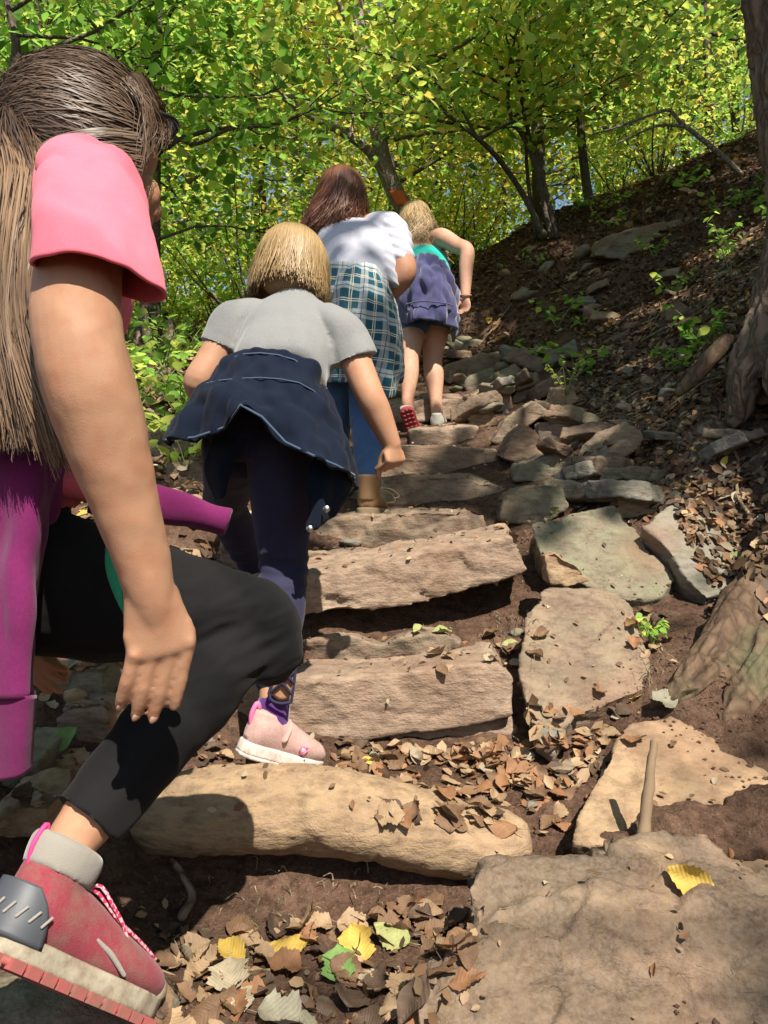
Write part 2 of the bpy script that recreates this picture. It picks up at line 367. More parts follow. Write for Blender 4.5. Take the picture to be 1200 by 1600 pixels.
b.loft([(np.array(P(x_, y_, 1.53)), zz_*h_, yy_*w_) for x_, y_, h_, w_ in ((206, 1284, .028, .05), (232, 1276, .062, .09), (300, 1266, .080, .11), (430, 1264, .086, .12), (560, 1276, .081, .12), (680, 1298, .078, .115), (770, 1312, .058, .10), (818, 1312, .03, .06))], 30, 40)
finish_rock(b, 'step_stone', 'rounded tan log-shaped stone forming the lowest step, pink shoe standing on it', 'tan', .010, .8, 1, 5, st)
rock('step_stone', 'pinkish flat-faced step block above the leafy landing', face([(325, 1085), (460, 1062), (560, 1055), (640, 1050), (778, 1030), (800, 1060), (803, 1118), (700, 1142), (560, 1158), (325, 1176)], 1.87), (.01, .24, .0), 'sand', .010, .55, 2, 2, st)
rock('foundation_stone', 'thin low stone course under the pinkish step block', face([(470, 1150), (640, 1148), (806, 1118), (812, 1180), (690, 1200), (470, 1205)], 1.90), (0, .15, 0), 'sand', .011, .8, 3)
rock('rubble_stone', 'low broken stones in the dark recess under the overhanging slab', face([(460, 1008), (545, 990), (598, 1006), (640, 990), (700, 986), (722, 1006), (700, 1030), (600, 1042), (460, 1045)], 2.17), (0, .2, -.01), 'brown', .011, 1, 4)
rock('step_stone', 'long tilted pinkish slab overhanging a dark gap as the third step', face([(400, 905), (556, 884), (602, 872), (760, 846), (800, 838), (827, 893), (770, 912), (660, 945), (490, 960), (400, 965)], lambda x, y: 2.2+.0003*(x-470)), (.02, .26, .035), 'sand', .011, .7, 5, 2, st)
rock('wedge_stone', 'narrow stone wedged behind the tilted overhanging slab', face([(470, 864), (560, 860), (612, 872), (600, 885), (470, 900)], 2.5), (0, .2, 0), 'brown', .012, .8, 6)
rock('step_stone', 'craggy cracked brown step stone under the tan boot', face([(430, 826), (505, 812), (560, 804), (660, 796), (752, 803), (757, 838), (722, 852), (640, 864), (560, 862), (430, 868)], 2.72), (0, .33, .01), 'brown', .012, 1.15, 7, 2, st)
rock('step_stone', 'broad shaded step stone just above the tan boot', face([(500, 775), (598, 746), (640, 742), (740, 745), (800, 765), (806, 788), (762, 808), (660, 806), (500, 812)], 3.12), (0, .34, .02), 'brown', .013, .8, 8, 2, st)
rock('step_stone', 'straight dark step stone below the red-soled shoe', face([(540, 702), (610, 697), (700, 696), (776, 703), (792, 737), (700, 746), (540, 752)], 3.52), (0, .36, .03), 'brown', .013, .7, 9, 2, st)
rock('flat_stone', 'sunlit path stone between the two hiking shoes', face([(640, 675), (700, 668), (748, 667), (740, 697), (640, 702)], 3.95), (0, .35, .06), 'sand', .014, .8, 10)
rock('flat_stone', 'pale sunlit path stone beyond the red-soled shoe', face([(600, 640), (660, 624), (722, 624), (744, 641), (722, 655), (600, 664)], 4.4), (0, .4, .1), 'sand', .015, .8, 11)
rock('flat_stone', 'dim stone at the left end of the upper steps', face([(518, 660), (548, 650), (572, 668), (575, 700), (520, 705)], 3.75), (0, .3, .04), 'brown', .015, 1, 12)
# big stones right of the steps
b = MB(); b.prism([P(*q) for q in [(720, 1392, 1.21), (760, 1345, 1.28), (830, 1322, 1.32), (930, 1318, 1.33), (1100, 1312, 1.34), (1150, 1340, 1.3), (1290, 1385, 1.22), (1300, 1450, 1.15), (1100, 1410, 1.17), (900, 1400, 1.17), (745, 1440, 1.14)]], (0, .0, -.16))
b.prism([P(*q) for q in [(705, 1440, 1.14), (640, 1560, 1.03), (655, 1700, .95), (1330, 1720, .95), (1300, 1440, 1.16), (1100, 1404, 1.175), (900, 1394, 1.175), (780, 1400, 1.17)]], (0, .13, -.12))
finish_rock(b, 'boulder', 'large cracked brown foreground boulder with a yellow leaf on top', 'umber', .0095, 1.15, 14, 2, 'boulder', ridge=.016, facet=1.7)
rock('boulder', 'smooth greenish tan boulder with a stick leaning on it', [(888, 1315, 1.38), (905, 1265, 1.48), (950, 1170, 1.68), (985, 1128, 1.77), (1050, 1120, 1.8), (1110, 1150, 1.75), (1290, 1215, 1.62), (1330, 1400, 1.3), (1100, 1345, 1.36), (980, 1330, 1.36)], (.03, .08, -.16), 'tan', .011, .7, 15, 5, 'boulder')
rock('broad_stone', 'broad brown slab with a crack across it beside the pinkish step', [(822, 960, 2.08), (850, 918, 2.18), (940, 912, 2.2), (985, 945, 2.15), (1015, 1035, 2.0), (1012, 1075, 1.93), (900, 1120, 1.85), (862, 1180, 1.76), (835, 1150, 1.77), (812, 1050, 1.9)], (.03, .1, -.13), 'brown', .010, .8, 16, 2, 'slab')
rock('broad_stone', 'square greenish grey slab tilted towards the steps', [(825, 815, 2.52), (868, 808, 2.56), (960, 786, 2.62), (985, 830, 2.55), (1056, 905, 2.35), (1030, 932, 2.27), (985, 938, 2.24), (935, 925, 2.26), (850, 880, 2.36)], (.03, .1, -.12), 'grey', .010, .7, 17, 2, 'slab')
rock('broad_stone', 'pointed pale grey slab propped beside the tree root', [(1004, 822, 2.45), (1078, 766, 2.62), (1110, 785, 2.6), (1140, 825, 2.53), (1195, 850, 2.5), (1195, 900, 2.4), (1105, 935, 2.22), (1075, 905, 2.26), (1045, 860, 2.36)], (.02, .1, -.1), 'slate', .010, .6, 18, 2, 'slab')
rock('rock', 'small angular tan rock against the square greenish slab', face([(850, 868), (868, 860), (905, 885), (922, 908), (885, 918), (860, 912)], 2.2), (0, .1, 0), 'tan', .008, .8, 19)
rock('rock', 'small orange-brown rounded rock behind the square greenish slab', face([(958, 800), (965, 780), (992, 772), (1025, 790), (1022, 812), (965, 815)], 2.72), (0, .12, 0), 'tan', .009, .8, 20)
rock('rock', 'blocky grey-brown rock above the pointed pale slab', face([(1038, 742), (1085, 732), (1135, 728), (1142, 775), (1120, 790), (1045, 765)], 2.85), (0, .2, .02), 'grey', .011, .8, 21)
rock('rock', 'smooth wide rock half buried below the leaning trunk', face([(1075, 735), (1095, 690), (1125, 660), (1165, 648), (1200, 670), (1215, 735)], lambda x, y: 2.85), (0, .25, .1), 'brown', .012, .6, 22, 5)
for i, (lab, poly, d, ext, mt) in enumerate([
 ('low brown rock at the right end of the broad shaded step', [(780, 815), (790, 775), (830, 756), (880, 758), (892, 790), (850, 822)], 2.95, (0, .2, .0), 'grey'),
 ('flat grey rock above the low brown rock beside the steps', [(800, 752), (812, 728), (850, 712), (898, 708), (890, 735), (845, 758)], 3.2, (0, .2, .02), 'grey'),
 ('long leaning slate lying along the bank beside the steps', [(842, 765), (880, 730), (940, 698), (965, 694), (958, 716), (905, 752), (860, 778)], 3.2, (.03, .15, -.04), 'slate'),
 ('thin flat stone lying in leaf litter right of the slate', [(893, 765), (905, 745), (940, 738), (962, 760), (950, 776), (905, 780)], 3.0, (0, .12, -.02), 'slate'),
 ('upright grey-green slate plate standing in the bank', [(838, 660), (916, 656), (914, 694), (856, 712), (842, 690)], 3.5, (.02, .12, .0), 'slate'),
 ('wedge-shaped brown rock left of the upright slate plate', [(784, 715), (800, 680), (818, 663), (840, 680), (848, 712), (820, 728)], 3.5, (0, .2, .02), 'brown'),
 ('long dark rock with a sunlit upper edge above the steps', [(768, 690), (790, 655), (835, 625), (862, 645), (830, 662), (785, 697)], 3.75, (.02, .3, .02), 'brown'),
 ('rounded pinkish rock behind the wedge-shaped rock', [(728, 620), (760, 610), (798, 612), (802, 640), (760, 650), (730, 645)], 4.3, (0, .25, .05), 'sand'),
 ('pale flat rock below the rounded pinkish rock', [(726, 648), (770, 645), (778, 664), (740, 672)], 4.1, (0, .2, .03), 'tan'),
 ('big faceted grey rock on the upper bend of the path', [(724, 605), (735, 585), (775, 575), (815, 580), (812, 602), (770, 614), (730, 615)], 4.7, (0, .3, .05), 'grey'),
 ('brown wedge rock right of the big faceted rock', [(796, 632), (812, 603), (850, 596), (876, 600), (872, 618), (830, 628)], 4.4, (0, .25, .03), 'brown'),
 ('little square sunlit rock under the leafy sprig', [(858, 636), (866, 608), (900, 603), (906, 625), (885, 642)], 4.1, (0, .15, .03), 'tan'),
 ('small round rock behind the brown wedge rock', [(796, 584), (805, 570), (835, 563), (856, 570), (850, 584)], 5.0, (0, .25, .03), 'grey'),
 ('long dark flat stone lying across the top of the steps', [(688, 590), (700, 568), (750, 552), (815, 546), (818, 566), (770, 584), (700, 602)], 5.3, (0, .4, .05), 'brown'),
 ('flat shaded rock right of the long dark stone', [(815, 600), (850, 585), (890, 580), (880, 600)], 4.8, (0, .3, .03), 'grey'),
 ('mossy boulder high on the dark bank', [(928, 400), (940, 372), (985, 358), (1040, 345), (1082, 338), (1085, 360), (1050, 385), (990, 408)], 6.4, (.1, .8, .2), 'grey'),
 ('long pale boulder on the crest of the bank', [(985, 352), (1010, 335), (1080, 318), (1092, 335), (1060, 350)], 6.9, (.1, .5, .2), 'slate'),
 ('reddish brown cobble lying on the shaded bank', [(1042, 500), (1046, 478), (1062, 472), (1082, 482), (1082, 503), (1060, 508)], 3.9, (0, .12, .04), 'brown'),
 ('long low sunlit rock at the foot of the leaning trunk', [(1040, 528), (1050, 508), (1100, 498), (1132, 500), (1128, 518), (1080, 528)], 3.6, (0, .2, .06), 'sand'),
 ('pale flat rock by the navy sweatshirt on the upper path', [(655, 560), (680, 545), (715, 538), (728, 550), (690, 562)], 5.9, (0, .4, .1), 'grey'),
 ('square grey block below the bent black knee', [(78, 1045), (160, 1042), (170, 1100), (82, 1106)], 1.72, (0, .16, .02), 'grey'),
 ('tan block under the square grey block', [(78, 1120), (110, 1106), (168, 1106), (172, 1170), (90, 1175)], 1.6, (0, .15, .0), 'brown'),
 ('greyish rock beside dry leaves under the purple hem', [(-30, 1200), (20, 1184), (62, 1188), (55, 1240), (-30, 1262)], 1.42, (0, .14, .02), 'grey'),
 ('sunlit pale rock behind the red hiking shoe', [(-30, 1275), (30, 1262), (80, 1262), (70, 1310), (-30, 1330)], 1.27, (0, .13, .02), 'tan'),
 ('low rock at the edge of the leaf litter by the purple hem', [(60, 1190), (110, 1186), (118, 1205), (66, 1212)], 1.5, (0, .1, 0), 'tan'),
 ('pale rock behind the purple sleeve', [(240, 790), (262, 765), (310, 768), (335, 795), (300, 830)], 2.5, (0, .2, .03), 'tan'),
 ('dark rock beneath the flared denim hem', [(248, 770), (262, 720), (300, 715), (330, 745), (320, 772)], 2.8, (0, .25, .03), 'brown'),
 ('shaded boulder low on the left bank', [(225, 690), (250, 648), (300, 640), (320, 670), (310, 710), (240, 712)], 3.4, (0, .3, .05), 'brown'),
 ('weathered stone left of the steps behind the legs', [(330, 905), (350, 830), (400, 820), (420, 880), (400, 930)], 2.35, (-.05, .25, .0), 'brown'),
 ('grey stone left of the pinkish step block', [(255, 1130), (265, 1080), (320, 1070), (335, 1150), (270, 1170)], 1.85, (-.02, .2, .02), 'grey'),
]):
    if d > 2.9:                          # sits where its lower edge meets the bank
        low = max(poly, key=lambda q: q[1]); h = groundhit(low[0], low[1]-3)
        d = min(max(h, d*.8), d*1.25)
    rock('rock', lab, face(poly, d), ext, mt, .009 if d < 2.6 else (.012 if d < 4.5 else .02), .8, 30+i, 2)
b = MB(); b.ell(P(30, 1665, .93), ((.2, .02, 0), (0, .14, 0), (0, .02, .075)))
finish_rock(b, 'rock', 'dark mossy rock under the red hiking shoe', 'grey', .012, 1.0, 77, 2, 'rock')
b = MB(); b.prism([P(620, 1640, 1.02), P(640, 1540, 1.12), P(690, 1470, 1.16), P(705, 1560, 1.05), P(690, 1680, .95)], (.03, .04, -.12))
finish_rock(b, 'rock', 'narrow grey rock wedged against the left side of the big boulder', 'slate', .009, .8, 78, 2, 'rock')
# ---------------------------------------------------------------- forest
LEAF_T = np.array([(0, 0, 0), (-.30, .22, .04), (-.40, .50, .02), (-.20, .80, -.04), (0, 1.05, -.12), (.20, .80, -.04), (.40, .50, .02), (.30, .22, .04), (0, .5, -.05)])
LEAF_F = np.array([(8, 0, 7), (8, 7, 6), (8, 6, 5), (8, 5, 4), (8, 4, 3), (8, 3, 2), (8, 2, 1), (8, 1, 0)])
LEAF_T6 = np.array([(0, 0, 0), (-.38, .38, .05), (-.24, .78, -.02), (0, 1.05, -.12), (.24, .78, -.02), (.38, .38, .05)])
LEAF_F6 = np.array([(0, 3, 1), (1, 3, 2), (0, 5, 3), (3, 5, 4)])
def leaves_mesh(name, pos, size, colr, droop=.35, hi=False, flat=.55, face_dir=None):
    """pos N x 3; leaves lie in loose horizontal layers with a random tilt"""
    T, Fc = (LEAF_T, LEAF_F) if hi else (LEAF_T6, LEAF_F6)
    n = len(pos); a = rng.uniform(0, 2*np.pi, n)
    y = np.c_[np.cos(a), np.sin(a), rng.normal(-droop, .3, n)]; y /= np.linalg.norm(y, axis=1)[:, None]
    up = np.c_[rng.normal(0, flat, n), rng.normal(0, flat, n)-.25, np.ones(n)]
    x = np.cross(y, up); x /= np.linalg.norm(x, axis=1)[:, None]+1e-9; z = np.cross(x, y)
    s = np.broadcast_to(size, n)[:, None, None]
    V = pos[:, None]+s*(T[None, :, 0:1]*x[:, None]+T[None, :, 1:2]*y[:, None]+T[None, :, 2:3]*z[:, None])
    k = len(T); Fa = (Fc[None]+(np.arange(n)*k)[:, None, None]).reshape(-1, 3)
    return np_mesh(name, V.reshape(-1, 3), Fa, np.repeat(colr, k, axis=0))
PAL = dict(yellow=(.88, .72, .15), gold=(.80, .60, .11), lime=(.60, .72, .14), green=(.28, .52, .08), deep=(.12, .26, .045), brown=(.28, .15, .04))
def palette(n, wts):
    ks = list(wts); p = np.array([wts[k] for k in ks], float); p /= p.sum()
    c = np.array([PAL[k] for k in ks])[rng.choice(len(ks), n, p=p)]
    return np.clip(c*rng.uniform(.7, 1.25, (n, 1))*rng.uniform(.92, 1.08, (n, 3)), 0, 1)
GREEN = dict(green=5, deep=3, lime=2); YEL = dict(yellow=4.5, lime=6, gold=1.5, green=1.5); MIX = dict(lime=5, green=5, yellow=.7); DEEP = dict(deep=5, green=4, lime=.7); YG = dict(lime=5, yellow=1.6, green=3)
def branchy(b, start, dirv, length, r, tips, depth=0, n=6):
    """a crooked limb with side twigs; collects points that carry leaves"""
    pts = []; p = np.array(start, float); d = np.array(dirv, float); d /= np.linalg.norm(d); st_ = 6
    for i in range(st_+1):
        pts.append((*p, r*(1-.8*i/st_)))
        if i >= 2: tips.append((p.copy(), depth))
        d = d+rng.normal(0, .16, 3)+np.array([0, 0, .05]); d /= np.linalg.norm(d); p = p+d*length/st_
        if depth < 1 and i in (2, 3, 4) :
            sd = np.cross(d, [0, 0, 1.0])*(1 if i % 2 else -1)+d*.7+rng.normal(0, .2, 3)
            branchy(b, p, sd, length*.5, r*.45, tips, depth+1, 4)
    b.tube(pts, n if depth == 0 else 4, None, caps=False)
def leafcloud(tips, per, spread, zs=.35):
    t = np.array([q[0] for q in tips]); t = np.repeat(t, per, axis=0)
    return t+rng.normal(0, 1, t.shape)*np.array([spread, spread, spread*zs])
def tree(name, label, path, limbs, per, leaf, wts, bark='bark2', spread=.28, group=None, cat='tree', hi=False, extra=None, n=8, keep=None, zs=.4, trunk_sub=None):
    """path: rows x,y,z,r of the trunk; limbs: list of (fraction along trunk, direction, length, radius)"""
    root = empty(name, Vector(path[0][:3]), label, cat, group)
    b = MB(); a = crom(path, trunk_sub or max(8, len(path)*3)); b.tube(a, n, None, caps=False); tips = []
    for f, d, L, r in limbs:
        i = f*(len(a)-1); k = int(min(i, len(a)-2)); p = a[k]+(a[k+1]-a[k])*(i-k)
        branchy(b, p[:3], d, L, min(r, p[3]*.8), tips)
    for e in (extra or []):
        e2 = crom(e, len(e)*3); b.tube(e2, 6, None, caps=False); tips += [(q[:3], 0) for q in e2[len(e2)//3:]]
    link('trunk', b.mesh('trunk'), M[bark], root)
    pos = leafcloud(tips, per, spread, zs)
    if keep is not None: pos = pos[keep(pos)]
    sz = leaf*rng.uniform(.6, 1.3, len(pos))
    link('crown', leaves_mesh('crown', pos, sz, palette(len(pos), wts), hi=hi), M['leaf'], root, smooth=False)
    return root
def rlimbs(k, f0, f1, L, r, up=.25, bias=(0, 0)):
    out = []
    for i in range(k):
        a = i*2.4+rng.uniform(-.4, .4); f = f0+(f1-f0)*(i+.5)/k
        out.append((f, (math.cos(a)+bias[0], math.sin(a)+bias[1], up+rng.normal(0, .15)), L*(1.15-.55*f)*rng.uniform(.8, 1.2), r))
    return out
def at(x, y): return float(gz(x, y)[0])
def trunkpath(x, y, h, r, lean=(0, 0), wob=.1, k=6):
    z = at(x, y)-.05
    return [(x+lean[0]*h*i/k+rng.normal(0, wob)*(i > 0), y+lean[1]*h*i/k+rng.normal(0, wob)*(i > 0), z+h*i/k, r*(1-.75*i/k)) for i in range(k+1)]
def PR(px, py, d, r): return (*P(px, py, d), r)
# -- the leaning tree with the orange blaze
d0 = 6.8
tree('blazed_tree', 'leaning forked tree with an orange paint blaze on its trunk', [PR(715, 520, d0, .09), PR(690, 470, d0, .088), PR(660, 420, d0, .085), PR(640, 345, d0, .082), PR(615, 295, d0, .08), PR(598, 250, d0, .075), PR(590, 200, d0, .07), PR(580, 150, d0, .065), PR(570, 105, d0+.1, .06), PR(560, 20, d0+.2, .05), PR(552, -120, d0+.3, .04)],
     [(.62, (-1, .3, .6), 2.0, .03), (.7, (1, -.2, .5), 2.0, .03), (.8, (-.6, -.6, .6), 2.2, .03), (.88, (.6, .6, .6), 2, .02), (.95, (-1, .2, .5), 1.8, .02), (.55, (.9, .5, .4), 1.7, .02)], 9, .075, YEL, 'barkpale', .34,
     extra=[[PR(605, 275, d0, .05), PR(575, 235, d0-.1, .042), PR(540, 210, d0-.2, .036), PR(480, 178, d0-.3, .028), PR(430, 140, d0-.4, .02), PR(415, 95, d0-.4, .013), PR(408, 55, d0-.4, .008)], [PR(545, 213, d0-.2, .018), PR(535, 160, d0-.2, .014), PR(515, 100, d0-.3, .01), PR(500, 50, d0-.3, .006)], [PR(550, 216, d0-.2, .014), PR(553, 150, d0-.1, .01), PR(556, 110, d0, .006)]])
bl = MB(); c0 = P(622, 309, d0); ax = (P(640, 345, d0)-P(615, 295, d0)).normalized(); sx = ax.cross(Vector((0, -1, 0))).normalized()
rr = []
tp = crom([PR(715, 520, d0, .09), PR(690, 470, d0, .088), PR(660, 420, d0, .085), PR(640, 345, d0, .082), PR(615, 295, d0, .08), PR(598, 250, d0, .075), PR(590, 200, d0, .07), PR(580, 150, d0, .065), PR(570, 105, d0+.1, .06), PR(560, 20, d0+.2, .05), PR(552, -120, d0+.3, .04)], 27)
zz = tp[:, 2]
for i in range(7):
    zq = P(0, 326, d0).z*(1-i/6)+P(0, 303, d0).z*(i/6); cc = Vector([float(np.interp(zq, zz, tp[:, a])) for a in range(3)])
    rr.append([cc+.083*(math.sin(t)*Vector((1, 0, 0))-math.cos(t)*Vector((0, 1, 0))) for t in np.linspace(R(-50), R(45), 9)])
bl.rings(rr, cap=False, closed=False)
def m_paint(name, c):
    return m_plain(name, c, .7, .3, 0, .5, 80)
blz = link('paint_blaze', bl.mesh('paint_blaze'), m_paint('orange_paint', (.62, .13, .02)), bpy.data.objects['blazed_tree'])
sm_ = blz.modifiers.new('t', 'SOLIDIFY'); sm_.thickness = .004; sm_.offset = 0
# -- the many-stemmed clump on the crest right of the path
d1 = 6.9; zb = 372
for lab, path, ext, nper in [
 ('stem of the crest clump arching far over the path', [PR(852, zb, d1, .04), PR(838, 345, d1, .038), PR(815, 300, d1, .035), PR(780, 250, d1-.2, .031), PR(745, 215, d1-.4, .027), PR(695, 175, d1-.5, .021), PR(655, 120, d1-.6, .015), PR(620, 60, d1-.6, .01), PR(600, 10, d1-.6, .006)], [[PR(745, 215, d1-.4, .016), PR(720, 170, d1-.4, .012), PR(690, 140, d1-.5, .008), PR(655, 88, d1-.5, .005)]], 11),
 ('middle stem of the crest clump forking high into two limbs', [PR(862, zb, d1, .036), PR(852, 330, d1, .034), PR(840, 270, d1, .032), PR(822, 222, d1, .03), PR(798, 180, d1, .027), PR(793, 140, d1, .024), PR(800, 80, d1-.1, .018), PR(815, 20, d1-.2, .012), PR(830, -60, d1-.2, .008)], [[PR(795, 120, d1, .018), PR(770, 85, d1-.1, .014), PR(752, 40, d1-.2, .01), PR(745, -20, d1-.2, .006)], [PR(795, 135, d1, .014), PR(740, 112, d1-.2, .01), PR(690, 90, d1-.3, .008), PR(640, 84, d1-.4, .005)]], 11),
 ('straight right-hand stem of the crest clump', [PR(870, zb, d1, .034), PR(858, 320, d1, .033), PR(842, 260, d1, .03), PR(828, 215, d1+.1, .026), PR(815, 160, d1+.1, .022), PR(810, 100, d1+.1, .016), PR(812, 20, d1+.1, .01)], [], 10),
 ('slim pale stem behind the crest clump', [PR(838, zb, d1+.2, .028), PR(828, 310, d1+.2, .026), PR(822, 230, d1+.2, .022), PR(832, 150, d1+.2, .018), PR(838, 60, d1+.2, .012)], [], 9)]:
    tree('clump_stem', lab, [(*q_[:3], q_[3]*.75) for q_ in path], rlimbs(7, .45, .98, 1.3, .014, .3, (-.15, -.35)), nper, .08, YG, 'bark2', .3, 'stems of the clump on the crest', extra=ext, n=7)
tree('slim_tree', 'slim straight tree standing on the crest beyond the clump', [PR(922, 325, 7.6, .05), PR(914, 270, 7.6, .047), PR(908, 210, 7.6, .042), PR(905, 130, 7.6, .036), PR(910, 40, 7.6, .03), PR(905, -80, 7.6, .02)], rlimbs(9, .4, 1, 1.6, .016, .3), 9, .08, MIX, 'bark2', .32)
# -- trees on the left
tree('slim_tree', 'tall slim dark tree rising behind the long-haired head', [PR(240, 555, 5.4, .052), PR(240, 430, 5.4, .05), PR(241, 300, 5.4, .046), PR(243, 160, 5.4, .042), PR(247, 40, 5.4, .036), PR(250, -100, 5.4, .028), PR(252, -260, 5.4, .02)],
     [(.4, (1, -.4, .25), 1.5, .018), (.46, (-1, -.3, .3), 1.5, .018), (.52, (.9, .3, .3), 1.4, .016), (.58, (-.9, .3, .3), 1.4, .016), (.64, (.8, -.7, .35), 1.5, .016), (.7, (-.9, -.5, .4), 1.5, .016), (.76, (1, .2, .3), 1.4, .014), (.82, (-.6, .8, .4), 1.3, .012), (.9, (.8, -.5, .4), 1.2, .012)], 12, .088, GREEN, 'bark2', .32,
     extra=[[PR(242, 195, 5.4, .018), PR(300, 225, 5.2, .014), PR(350, 205, 5.1, .011), PR(385, 198, 5.0, .008), PR(430, 200, 4.9, .005)]])
tree('slim_tree', 'dark slanting sapling leaning against the tall slim dark tree', [PR(232, 550, 5.2, .035), PR(226, 470, 5.2, .033), PR(215, 380, 5.3, .03), PR(195, 280, 5.4, .025), PR(170, 160, 5.5, .02), PR(150, 20, 5.6, .012)], rlimbs(8, .35, 1, 1.2, .012, .3), 8, .08, GREEN, 'bark2', .3)
tree('slim_tree', 'crooked sapling with forked boughs over the long-haired head', [PR(-60, 560, 4.6, .04), PR(-30, 380, 4.6, .038), PR(0, 200, 4.5, .034), PR(25, 90, 4.4, .028), PR(15, 20, 4.4, .02), PR(-10, -80, 4.4, .014)], [(.5, (.9, .5, .3), 1.3, .014), (.6, (1, 0, .35), 1.4, .014), (.7, (.6, .8, .3), 1.3, .012), (.8, (1, .2, .4), 1.4, .012), (.9, (.5, -.5, .5), 1.1, .01), (.98, (.8, .5, .3), 1.0, .01)], 10, .08, GREEN, 'bark2', .26)
# -- the dead limb arching over the bank
root = empty('dead_limb', P(1155, 262, 6.2), 'bare grey fallen limb arching down over the bank crest', 'branch')
b = MB(); b.tube(crom([PR(1160, 275, 6.2, .022), PR(1130, 245, 6.2, .022), PR(1090, 212, 6.2, .019), PR(1062, 190, 6.2, .016), PR(1045, 172, 6.2, .013), PR(1010, 182, 6.1, .011), PR(960, 200, 6.0, .009), PR(925, 210, 6, .006)], 24), 6, None, caps=False)
b.tube(crom([PR(1072, 198, 6.2, .013), PR(1030, 196, 6.2, .011), PR(990, 212, 6.1, .009), PR(955, 228, 6.0, .006)], 12), 6, None, caps=False)
link('limb', b.mesh('limb'), M['barkpale'], root)
# -- deeper wood: every tree on its own
lab_pool = []
spots = []
gen = np.random.default_rng(21)
def far_label(i, wname, x, y, r):
    hue = {'Y': 'yellow-leaved', 'G': 'green-leaved', 'M': 'yellow-green', 'D': 'dark green'}[wname]
    side = 'left of the path' if x < -.6 else ('beyond the bank crest' if x > 1.6 else 'straight above the path')
    return f'{hue} woodland tree {side} deep in the wood', f'{hue} trees {side}'
cells = []
for y in (9.0, 10.6, 12.4, 14.5, 17, 20, 24, 29):
    half = y*.56; k = max(4, int(half*2/(1.5+y*.055)))
    for j in range(k): cells.append((-half+2*half*(j+.5)/k+gen.normal(0, .35), y+gen.normal(0, .4)))
cells += [(-.66*y_+gen.normal(0, .3), y_) for y_ in (7.5, 9.2, 11.5, 14, 18)]+[(-.86*y_+gen.normal(0, .3), y_) for y_ in (8, 10.5, 13.5, 18)]+[(.68*y_, y_) for y_ in (10, 13, 17)]
for i, (x, y) in enumerate(cells):
    px = 600+x/y*F
    if 340 < px < 400 and y < 40 and i % 2: continue
    wn = 'Y' if 400 < px < 700 else ('M' if 700 <= px < 820 else ('G' if gen.random() < .7 else 'D'))
    if gen.random() < .2: wn = 'M'
    wts = dict(Y=YEL, M=YG, G=MIX, D=GREEN)[wn]
    h = gen.uniform(7, 12)*(1+.012*y); r = gen.uniform(.05, .13)
    lab, grp = far_label(i, wn, x, y, r); pale = gen.random() < .3; ad = ('slender ' if r < .075 else ('stout ' if r > .11 else ''))+('pale-barked ' if pale else 'dark-barked '); lab = ad+lab; grp = ad+grp
    kL = 15; L = 1.9+.035*y
    lf = .060+.0047*y
    tree('woodland_tree', lab, trunkpath(x, y, h, r, (gen.normal(0, .05), gen.normal(0, .04)), .08), rlimbs(kL, .10, 1.0, L, .025, .22), 10 if y > 16 else 14, lf, wts, 'barkpale' if pale else 'bark2', .42, grp, n=6, zs=.7, trunk_sub=10)
# -- undergrowth shrubs at the wood's edge
def shrub(label, x, y, h, wts, leaf=.08, n=420, group=None):
    z = at(x, y)-.03; root = empty('shrub', (x, y, z), label, 'shrub', group); b = MB(); tips = []
    for i in range(7):
        a = i*.9+gen.uniform(0, .5); branchy(b, (x+.04*math.cos(a), y+.04*math.sin(a), z), (math.cos(a)*.6, math.sin(a)*.6, 1), h*gen.uniform(.7, 1.1), .012, tips, 1, 4)
    link('stem', b.mesh('stem'), M['bark2'], root)
    pos = leafcloud(tips, max(1, n//len(tips)), h*.17, .6)
    link('foliage', leaves_mesh('foliage', pos, leaf*gen.uniform(.6, 1.3, len(pos)), palette(len(pos), wts)), M['leaf'], root, smooth=False)
for i in range(34):
    y = gen.uniform(6.5, 10.5); x = gen.uniform(-.56, .1)*y if i < 22 else gen.uniform(.0, .56)*y+.3
    if y < 8.6 and x > -.9: y += 2.2
    if abs(x-.5) < .8 and y < 8: continue
    hh = gen.uniform(.9, 2.0); nm = ('tall ' if hh > 1.6 else 'low ' if hh < 1.2 else 'rounded ')+('green' if i % 3 else 'yellow')+' leafy shrub '+('along the wood edge' if i < 22 else 'behind the bank crest')
    shrub(nm, x, y, hh, MIX if i % 3 else YEL, .06, 900, nm.replace('shrub', 'shrubs'))
def unit_(v): v = np.array(v, float); return v/np.linalg.norm(v)
# -- the big leaning trunk on the right with its roots
root = empty('leaning_pine', P(1240, 610, 2.85), 'thick furrowed brown trunk at the right with spreading roots', 'tree')
b = MB(); D = 2.9
rows = [(1262, 640, D, .25), (1262, 560, D, .235), (1272, 470, D, .22), (1290, 380, D, .215), (1295, 280, D, .215), (1280, 180, D+.02, .215), (1262, 60, D+.04, .21), (1243, -60, D+.06, .205), (1220, -260, D+.1, .19), (1190, -600, D+.2, .16), (1150, -1200, D+.4, .12), (1120, -2000, D+.6, .06)]
b.tube(crom([PR(*q) for q in rows], 90), 40, None, caps=False)
b.tube(crom([PR(1230, 440, 2.8, .08), PR(1190, 520, 2.78, .075), PR(1165, 585, 2.78, .07), PR(1150, 650, 2.8, .05)], 12), 14)
b.tube(crom([PR(1250, 440, 2.75, .08), PR(1225, 540, 2.68, .08), PR(1235, 620, 2.6, .08), PR(1265, 720, 2.4, .08)], 12), 14)
me = b.remesh('trunk', .011, 2)
c = getco(me); n_ = getno(me)
